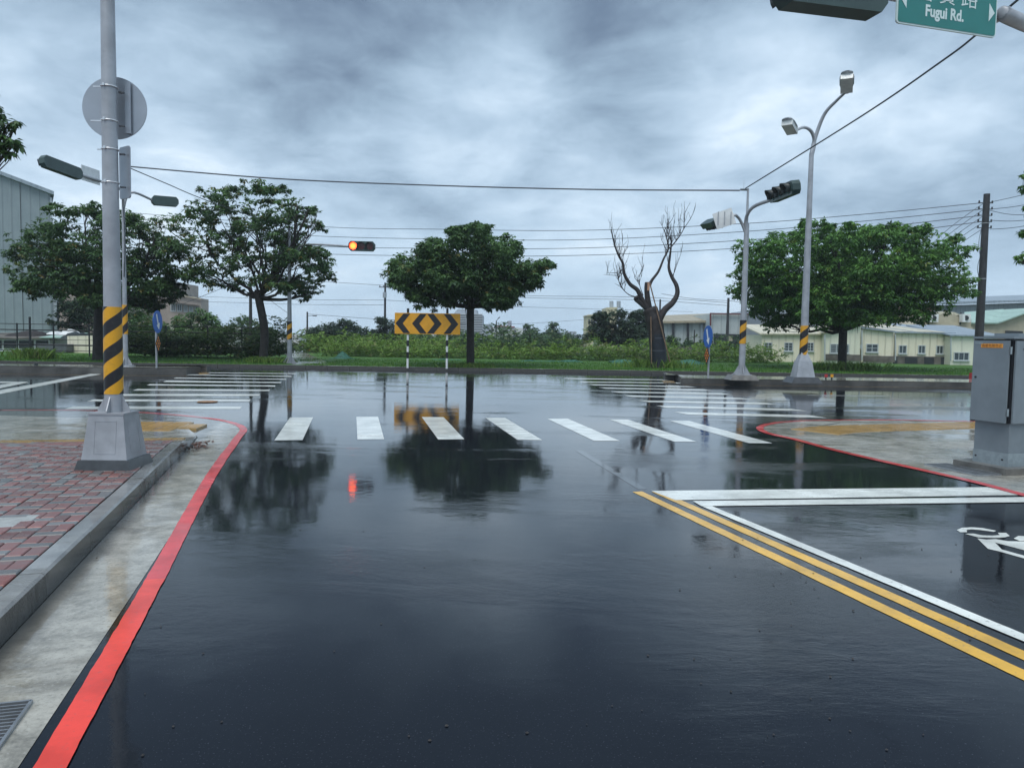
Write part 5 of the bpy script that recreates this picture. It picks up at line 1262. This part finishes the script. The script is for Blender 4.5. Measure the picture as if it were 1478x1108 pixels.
# low sheds behind the fence
t, P = block('low_shed', 50, [(-60, 487), (72, 487)], 4, M_WHITEP, 'long low shed with dark openings and rubbish on its roof behind the iron fence', 'shed')
for a, b in ((-50, 2), (6, 23), (28, 48), (52, 69)):
    MB().prism([AT(a, 491.5, 49.95), AT(b, 491.5, 49.95), AT(b, 502.5, 49.95), AT(a, 502.5, 49.95)], (0, -.05, 0)).build('dark_opening', M_DARKW, t)
MB().prism([AT(-62, 489, 49.6), AT(73, 489, 49.6), AT(73, 487.8, 49.6) + Vector((0, 4.5, .3)), AT(-62, 487.8, 49.6) + Vector((0, 4.5, .3))], (0, 0, .08)).build('roof', M_PLINTH, t)
MB().prism([AT(57, 487.5, 49.4), AT(87, 488, 49.4), AT(90, 484, 49.4) + Vector((0, 3, .15)), AT(60, 484, 49.4) + Vector((0, 3, .15))], (0, 0, .05)).build('mint_awning', M_ROOFM, t)
def tarp(a, b, y, h, mat, label, seed, D=50.5):
    rs_ = np.random.default_rng(seed); P0 = AT(a, y, D); P1 = AT(b, y, D); n = 14; m_ = 5; vs = []
    for i in range(n):
        for j in range(m_):
            e = max(0, math.sin(math.pi * j / (m_ - 1))) ** .6 * max(0, math.sin(math.pi * i / (n - 1))) ** .35
            vs.append(P0.lerp(P1, i / (n - 1)) + Vector((0, j * .45, e * h * rs_.uniform(.55, 1.15))))
    fs = [(i * m_ + j, (i + 1) * m_ + j, (i + 1) * m_ + j + 1, i * m_ + j + 1) for i in range(n - 1) for j in range(m_ - 1)]
    o = MB().add(vs, fs, 0, True).build('tarpaulin', mat); return tag(o, label, 'tarpaulin')
tarp(2, 56, 487.5, .55, M_BARK2, 'dark crumpled sheeting heaped on the low shed roof at the far left', 1)
tarp(62, 78, 483, .25, M_WHITEP, 'small white crumpled sheet on the shed roof beside the mint awning', 2, 51.5); tarp(80, 100, 484, .45, M_WHITEP, 'white crumpled sheet lying right of the mint awning', 3)
tarp(84, 116, 489, .45, M_SIGBLK, 'black crumpled sheet draped below the white one', 4, 49.3)
t, P = block('cream_hut', 49, [(97, 485), (150, 484)], 3, M_CREAM, 'small cream panelled hut behind the fence, left of the big striped pole', 'shed')
MB().box(AT(80, 502, 48.6), (1.9, .8, .5)).build('scrap_cart', M_STEELD); tag(bpy.data.objects['scrap_cart'], 'dark low cart of scrap in front of the cream hut', 'cart')
# beige building
DG = 125
t, P = block('beige_building', DG, [(182, 423), (249, 421.5), (259, 425.2), (290.5, 431)], 3, M_BEIGE, 'beige rendered factory block with recessed panels and a roof tower, behind the left trees')
MB().prism([AT(226, 424, DG + 3), AT(226, 410, DG + 3), AT(229, 404, DG + 3), AT(258, 408, DG + 3), AT(258, 426, DG + 3)], (0, 8, 0)).build('roof_tower', M_BEIGE, t)
for a, b in ((229, 239.5), (244.5, 256)): MB().prism([AT(a, 410, DG + 2.95), AT(b, 411, DG + 2.95), AT(b, 422, DG + 2.95), AT(a, 422, DG + 2.95)], (0, -.1, 0)).build('louvre', M_PLINTH, t)
MB().prism([AT(180, 425.0, DG - .2), AT(180, 422.5, DG - .2), AT(249, 421, DG - .2), AT(259, 424.6, DG - .2), AT(291, 430.4, DG - .2), AT(291, 432.2, DG - .2), AT(259, 426.6, DG - .2), AT(249, 423, DG - .2)], (0, -.25, 0)).build('parapet', M_BEIGE2, t)
for (a, b, c, d) in ((187, 437.5, 199, 462), (205, 437.5, 239, 463)):
    MB().prism([AT(a, b, DG - .02), AT(c, b, DG - .02), AT(c, b + 1.3, DG - .02), AT(a, b + 1.3, DG - .02)], (0, -.2, 0)).build('panel_edge', M_PLINTH, t)
    MB().prism([AT(a, b, DG - .02), AT(a + 1, b, DG - .02), AT(a + 1, d, DG - .02), AT(a, d, DG - .02)], (0, -.2, 0)).build('panel_edge', M_PLINTH, t)
for r_ in ((246, 438, 254, 450), (255.5, 438.5, 263, 450), (265, 440, 271, 450.5), (273, 441.5, 279, 451), (281, 442.5, 286, 451.5)): window(t, DG, r_, fr=.2, sill=False)
MB().prism([AT(247, 435.5, DG - .1), AT(288, 440.5, DG - .1), AT(288, 441.5, DG - .1), AT(247, 437, DG - .1)], (0, -.9, 0)).build('canopy', M_PLINTH, t)
t, P = block('beige_annexe', DG - 8, [(72, 420.5), (140, 419.5), (182, 423)], 15, M_BEIGE, 'long beige annexe wall seen between the warehouse and the dark left tree')
MB().box(AT(275, 427.8, DG + .3), (.3, .3, .5)).build('roof_vent', M_STEELD, t)
for a, z_ in ((262, 26), (283, 22)): pass
t, P = block('pale_green_shed', 74, [(225, 470), (250, 467), (320, 473)], 6, M_CREAM2, 'low pale green shed roof just visible above the vine hedge')
# far city
DF = 430
t, P = block('apartment_tower', DF, [(655, 452), (661, 446), (688, 447), (689, 454), (697, 455)], 18, M_CITY, 'distant grey apartment tower with banded balconies behind the centre tree trunk')
for k in range(9):
    py = 453 + k * 3.4
    for a, b in ((657, 672), (683, 696)): MB().prism([AT(a, py + 1.2, DF - .1), AT(b, py + 1.2, DF - .1), AT(b, py + 2.7, DF - .1), AT(a, py + 2.7, DF - .1)], (0, -.6, 0)).build('window_band', M_STEELD, t)
    MB().prism([AT(655, py, DF - .2), AT(697, py, DF - .2), AT(697, py + .9, DF - .2), AT(655, py + .9, DF - .2)], (0, -1.2, 0)).build('balcony_slab', M_CITYW, t)
DR = 190
t, P = block('white_red_roof_building', DR, [(718, 471), (755, 473.5)], 12, M_CITYW, 'distant white three-storey building with a red roof edge, right of the centre tree')
MB().prism([AT(716, 469.3, DR - .3), AT(743, 471.0, DR - .3), AT(743, 472.6, DR - .3), AT(716, 471.2, DR - .3)], (0, 5, 0)).build('red_roof_edge', M_ROOFR, t)
for r_ in ((727, 476, 733.5, 480), (740, 476.3, 745, 480.2), (727, 484, 733.5, 489), (740, 484, 745, 489.5)): window(t, DR, r_, fr=.12, sill=False, frm=M_STEELD)
MB().tube([AT(735.5, 470, DR + 2), AT(735.5, 463, DR + 2)], .55, 10).build('water_tank', M_CITY, t)
far_b = [(697, 468, 707, 300, M_CITY, 'grey distant block left of the white red-roofed building'), (707, 471, 718, 320, M_CITYW, 'pale distant block with a grey roof touching the white red-roofed building'),
         (640, 478, 656, 350, M_CITYW, 'white distant block below the chevron board'), (600, 481, 640, 360, M_CITYW, 'long low white block glimpsed under the chevron board'),
         (745, 474, 762, 420, M_CITY, 'faint grey far block right of the white red-roofed building'), (600, 474, 604, 500, M_CITYW, 'thin pale far tower right of the far transformer pole'),
         (440, 472, 452, 480, M_CITYW, 'faint white far houses beside the small far pole'), (452, 475, 470, 500, M_CITY, 'faint grey far houses left of the dark domed tree'),
         (818, 478, 832, 380, M_CITY, 'faint grey far roof between the far trees'), (388, 482, 432, 130, M_CITYW, 'low white wall far behind the side path')]
for (a, top_, b, D_, mt, lab) in far_b:
    t, P = block('distant_building', D_, [(a, top_), (b, top_ + .2)], 12, mt, lab)
    w_ = (P[1].x - P[0].x); n_ = max(1, int((b - a) / 5))
    for k in range(n_):
        for rr_ in range(2):
            px = a + (b - a) * (k + .5) / n_; window(t, D_, (px - 1.0, top_ + 2.2 + rr_ * 3.6, px + 1.0, top_ + 4.0 + rr_ * 3.6), fr=.15, bars=0, sill=False, frm=M_STEELD)
t, P = block('yellow_tower_house', 150, [(848, 455), (857, 453.5)], 8, M_YELW, 'narrow pale yellow tower house left of the large dark bushy tree')
window(t, 150, (849, 461, 851.5, 468), fr=.15, bars=0, sill=False, frm=M_STEELD); window(t, 150, (853, 461, 855.5, 468), fr=.15, bars=0, sill=False, frm=M_STEELD)
MB().prism([AT(847, 454.5, 149.5), AT(858, 453.2, 149.5), AT(858, 455, 149.5), AT(847, 456, 149.5)], (0, 8, 0)).build('roof_slab', M_YELW, t)
t, P = block('tank_house', 155, [(875, 444), (891, 443)], 8, M_YELW, 'pale yellow house with two roof tanks above the large dark bushy tree')
for px in (882.5, 893): MB().tube([AT(px, 444.5, 157), AT(px, 434.5, 157)], .42, 12).build('water_tank', M_LAMP, t)
t, P = block('retaining_wall', 58, [(928, 500), (1010, 501)], .3, M_CBASE, 'low grey wall showing through the weeds right of the dead tree', 'wall')

# ------------------------------------------------------------------ iron fence
Fb = [AT(-80, 512, 42.0), AT(78, 512, 42.2), AT(180, 513, 42.6), AT(300, 514, 43.0), AT(398, 516, 43.6)]
for p in Fb: p.z = .12
t = thing('iron_fence', Fb[1], 'black iron rail fence standing on the verge at the left', 'fence')
tops = 1.78
for (zz, r_) in ((1.78, .022), (1.45, .035), (1.20, .014), (.92, .014), (.62, .045), (.30, .022)):
    MB().tube([p + Z * zz for p in Fb], r_, 6).build('rail', M_IRON, t)
L_ = 0; segs = [(Fb[i], Fb[i + 1]) for i in range(4)]
tt = 0
for (a, b) in segs:
    n = max(1, int((b - a).length / 1.55))
    for k in range(n):
        p = a.lerp(b, k / n); MB().box(p + Z * .9, (.06, .06, 1.84)).build('post', M_IRON, t)
        if k % 2: MB().tube([p.lerp(b, .1) + Z * .3, p.lerp(b, .1) + Z * 1.45], .014, 5).build('brace', M_IRON, t)
pp = AT(44, 510, 42.0); MB().box(Vector((pp.x, 42.0, 1.2)), (.08, .08, 2.2)).build('tall_post', M_IRON, t)
tuft(46, 518, 1.1, .5, 'dark weeds at the foot of the tall fence post', 15)
# kerbside post on the left island and tiny markers on the right one
mk = G(52, 527.2, .25); o = MB().tube([Vector((mk.x, mk.y, .25)), Vector((mk.x, mk.y, .33))], .07, 10).build('kerb_reflector', M_SIGBLK); tag(o, 'small black reflector stub on the left island kerb', 'reflector')
for (px, mt, lab) in ((1192, M_REDP, 'tiny red-capped marker stub on the right island beside the lamp post'), (1200.5, M_AMBER, 'tiny yellow-capped marker stub on the right island beside the red one')):
    q = G(px, 548, .20); t = thing('marker_stub', q, lab, 'marker'); MB().tube([q, q + Z * .10], .03, 8).build('stub', M_SIGBLK, t); MB().box(q + Z * .15, (.09, .06, .11)).build('cap', mt, t)
q = G(1402, 549, .12); q = AT(1401, 545, 31); q.z = .15; q = AT(1404.5, 545, 31); o = frustum(MB(), Vector((q.x, q.y, .15)), .22, .20, .22, .20, .28).build('red_bin', M_REDP); tag(o, 'small red box on the verge edge just left of the grey cabinet', 'box')
# ------------------------------------------------------------------ netting
def net(pts, h, label, seed, D=47):
    rs_ = np.random.default_rng(seed); P_ = [AT(a, 523, D) for a, b in pts]; vs = []; n = 8
    for i, (a, b) in enumerate(pts):
        tp = AT(a, b, D); tp.z = max(tp.z, .14)
        for j in range(n):
            f = j / (n - 1); e = 1 - abs(2 * f - 1); vs.append(Vector((tp.x + rs_.normal(0, .02), D - .6 + 1.2 * f, .13 + (tp.z - .13) * e ** 1.1)))
    m_ = n; k = len(pts)
    mb = MB()
    for i in range(k):
        mb.tube(vs[i * m_:(i + 1) * m_], .012, 4, cap=False)
    for j in range(m_): mb.tube([vs[i * m_ + j] for i in range(k)], .012, 4, cap=False)
    mb.add([v - Z * .01 for v in vs], [(i * m_ + j, (i + 1) * m_ + j, (i + 1) * m_ + j + 1, i * m_ + j + 1) for i in range(k - 1) for j in range(m_ - 1)])
    return tag(mb.build('green_netting', M_NET), label, 'netting')
net([(478, 524), (482, 520), (486, 514), (490, 509), (494, 505), (498, 508), (503, 514), (509, 519), (516, 523)], 1, 'green netting propped into a small tent among the weeds', 1, 46)
net([(625, 522), (632, 519), (640, 517), (647, 520), (656, 521), (664, 523)], 1, 'low hump of green netting behind the right post of the chevron board', 2)
net([(750, 523), (757, 520), (766, 519), (775, 521), (786, 522), (796, 520), (806, 521), (816, 519.5), (830, 519), (840, 523)], 1, 'long low run of green netting right of the centre tree', 3)
net([(880, 521), (892, 518.5), (902, 518), (912, 520), (922, 523)], 1, 'low green netting left of the dead tree', 4); net([(972, 522), (985, 519), (998, 517.5), (1006, 520), (1015, 524)], 1, 'low green netting between the dead tree and the right keep-right sign', 5)

# ------------------------------------------------------------------ utility poles and cables
def upole(px, topy, D, r, label, extras=None, zb=-.05, nm='utility_pole'):
    x_ = AT(px, topy, D); b = Vector((x_.x, D, zb)); t = thing(nm, b, label, 'utility pole')
    MB().tube([b, Vector((x_.x, D, x_.z))], [r, r * .68], 12).build('shaft', M_CONP, t); return t, x_
t, q = upole(1424.5, 280, 44, .25, 'thick dark utility pole with stacked insulators behind the grey cabinet', zb=.1)
for k, y in enumerate((293, 302, 311, 320, 329)):
    z_ = h_at(1424, y, 44); MB().box(Vector((q.x - .1, 44, z_)), (.75, .05, .05)).build('insulator_bracket', M_STEELD, t)
    for s_ in (-.42, .34): MB().tube([Vector((q.x + s_, 44, z_ - .02)), Vector((q.x + s_, 44, z_ + .13))], .045, 8).build('insulator', M_CONP, t)
for y in (323, 403): MB().tube([Vector((q.x, 44, h_at(1424, y, 44))), Vector((q.x, 44, h_at(1424, y - 1, 44)))], .225, 12).build('steel_band', M_STEEL, t)
for (z0_, z1_) in ((330, 372), (372, 403)):
    MB().tube(catmull([Vector((q.x - .27, 43.9, h_at(1424, z0_, 44))), Vector((q.x - .38, 43.9, h_at(1424, (z0_ + z1_) / 2, 44))), Vector((q.x - .25, 43.9, h_at(1424, z1_, 44)))], 5), .015, 5).build('loose_cable', M_WIRE, t)
t, q = upole(556, 408, 92, .17, 'far utility pole with a crossarm and grey transformer left of the chevron board')
MB().box(Vector((q.x, 92, h_at(556, 414.5, 92))), (1.5, .1, .1)).build('crossarm', M_CONP, t)
for s_ in (-.65, -.2, .25, .68): MB().tube([Vector((q.x + s_, 92, h_at(556, 414, 92))), Vector((q.x + s_, 92, h_at(556, 411.5, 92)))], .05, 6).build('insulator', M_CONP, t)
MB().tube([Vector((q.x, 91.7, h_at(556, 430, 92))), Vector((q.x, 91.7, h_at(556, 422, 92)))], .24, 10).build('transformer', M_LAMP, t)
t, q = upole(443.5, 450, 95, .14, 'small far pole with a short lamp arm left of the dark domed tree')
MB().tube([q - Z * .5, q + Vector((.8, 0, -.45))], .035, 6).build('lamp_arm', M_CONP, t); MB().box(q + Vector((.95, 0, -.48)), (.5, .2, .12)).build('lamp_head', M_CONP, t)
t, q = upole(445.5, 495, 72, .12, 'short amber and black banded post by the side path', nm='banded_post')
t['category'] = 'post'
for k in range(3): MB().tube([Vector((q.x, 72, h_at(445, 498.5 + k * 4, 72))), Vector((q.x, 72, h_at(445, 496.5 + k * 4, 72)))], .135, 10).build('amber_band', M_ORANGE, t)
upole(361.5, 408, 50, .13, 'dark utility pole standing right behind the trunk of the airy tree', zb=.1)
upole(1051.5, 430, 86, .20, 'dark utility pole in front of the white hall with maroon trim')
upole(953, 432, 80, .13, 'thin dark pole with a tilted hood just right of the dead tree trunk')
t, q = upole(716.5, 463, 150, .16, 'distant street light pole left of the white red-roofed building')
MB().tube([q, q + Vector((.35, 0, .45))], .06, 6).build('lamp_arm', M_CONP, t); MB().box(q + Vector((.5, 0, .6)), (.5, .2, .18), (Vector((.7, 0, .7)).normalized(), Vector((0, 1, 0)), Vector((-.7, 0, .7)).normalized())).build('lamp_head', M_CONP, t)
upole(420.5, 470, 60, .06, 'thin steel stake beside the far signal post', nm='stake') if False else None
for px, ty in ((1002.5, 470),): upole(px, 476, 62, .07, 'short thin dark post left of the right keep-right sign', nm='thin_post')

def cable(name, pts, r, label, group=None):
    """pts: (px, py, D)"""
    P_ = catmull([AT(*p) for p in pts], 8); mb = MB(); mb.tube(P_, r, 5)
    return tag(mb.build(name, M_WIRE), label, 'cable', group)
cable('span_cable', [(181, 240, D2), (400, 258, D2 + .2), (620, 267.5, D2 + .3), (850, 273.5, D2), (1068, 275, D4b)], .026, 'heavy cable spanning the junction between the two signal posts')
cable('span_cable', [(1076, 272, D4b), (1240, 170, 19), (1360, 88, 15), (1412, 48, 13.2), (1490, -18, 11.2), (1750, -240, 8)], .020, 'cable rising from the right signal post towards the top right corner')
cable('span_cable', [(181, 240, D2), (240, 265, 31), (300, 290, 34), (421, 332, D3)], .020, 'cable running from the left signal post into the airy tree')
g_ = 'power lines running to the dark utility pole'
PL = [[(100, 300, 70), (440, 326, 62), (640, 331, 57), (840, 332.5, 53), (1070, 323, 49), (1250, 309, 46), (1417, 293, 44)],
      [(100, 322, 70), (440, 340, 62), (640, 345, 57), (840, 346, 53), (1070, 334.5, 49), (1250, 319, 46), (1417, 302, 44)],
      [(100, 340, 70), (440, 355, 62), (640, 358.5, 57), (840, 358, 53), (1070, 347, 49), (1250, 330, 46), (1417, 311, 44)],
      [(100, 355, 70), (440, 366, 62), (640, 369.5, 57), (840, 368.5, 53), (1070, 358, 49), (1250, 341, 46), (1417, 320, 44)]]
for k, p in enumerate(PL): cable('power_line', p, .021, ['topmost', 'second', 'third', 'lowest'][k] + ' of four long power lines crossing behind the centre tree', g_)
g_ = 'power lines falling left from the dark pole'
for k, (y0, y1) in enumerate(((293, 380), (302, 388), (311, 396), (320, 402), (329, 410))):
    cable('service_line', [(1420, y0, 44), (1370, y0 + (y1 - y0) * .42, 52), (1310, y1, 62), (1250, y1 + 22, 72)], .016, ['topmost', 'second', 'third', 'fourth', 'lowest'][k] + ' of the lines falling left from the dark pole behind the wide tree', g_)
for k, (y0, y1) in enumerate(((292, 270), (302, 290), (304, 312), (318, 318), (331, 322))):
    cable('power_line', [(1429, y0, 44), (1478, (y0 + y1) / 2 - (0 if k != 2 else -2), 40), (1600, y1 - 20, 34)], .016, ['topmost', 'second', 'third', 'fourth', 'lowest'][k] + ' of the lines leaving the dark pole to the right', 'power lines leaving the dark pole to the right')
LL = [[(300, 399, 110), (440, 405, 100), (556, 412, 92)], [(556, 412, 92), (660, 419, 90), (760, 426.5, 88), (930, 429, 86), (1051, 437, 86)], [(556, 413, 92), (660, 422, 90), (760, 429.5, 88), (930, 433, 86), (1051, 441, 86)],
      [(260, 427, 120), (420, 432, 110), (556, 433, 92)], [(260, 434, 120), (420, 439, 110), (556, 440, 92)], [(556, 433, 92), (700, 441, 110), (860, 446, 130), (1000, 450, 130)], [(443, 453, 95), (556, 461, 92), (720, 468, 100), (848, 461, 150)],
      [(1051, 434, 86), (1120, 440, 86), (1250, 446, 90)], [(955, 424, 80), (1000, 431, 83), (1051, 434, 86)]]
lab = ['line reaching the far transformer pole from the left', 'upper line right of the transformer pole towards the white hall', 'lower line right of the transformer pole towards the white hall',
       'upper thin line left of the transformer pole', 'lower thin line left of the transformer pole', 'faint line sagging from the transformer pole behind the centre tree', 'lowest sagging line from the small lamp pole to the yellow tower', 'line from the white hall pole to the right', 'short line between the dead tree pole and the white hall pole']
for p, l_ in zip(LL, lab): cable('far_power_line', p, .024 if len(p) > 2 else .02, l_, 'far power lines')
cable('far_power_line', [(260, 440, 60), (320, 416, 56), (361, 395, 50)], .018, 'slanting stay wire left of the pole behind the airy tree', 'far power lines')
cable('far_power_line', [(361, 410, 50), (395, 437, 52), (420, 455, 56)], .014, 'slanting stay wire right of the pole behind the airy tree', 'far power lines')

# ------------------------------------------------------------------ damp air
HAZE = 0.0006
hb = MB(); hb.box((0, 300, 12.5), (1200, 640, 28)); ho = hb.build('haze', MATS['black_paint']); ho['kind'] = 'stuff'
hm = bpy.data.materials.new('haze_air'); hm.use_nodes = True; ht = hm.node_tree; ht.nodes.clear()
pv = ht.nodes.new('ShaderNodeVolumePrincipled'); pv.inputs['Color'].default_value = (.80, .88, .97, 1); pv.inputs['Density'].default_value = HAZE; pv.inputs['Anisotropy'].default_value = .0
ou = ht.nodes.new('ShaderNodeOutputMaterial'); ht.links.new(pv.outputs[0], ou.inputs['Volume'])
ho.data.materials.clear(); ho.data.materials.append(hm)
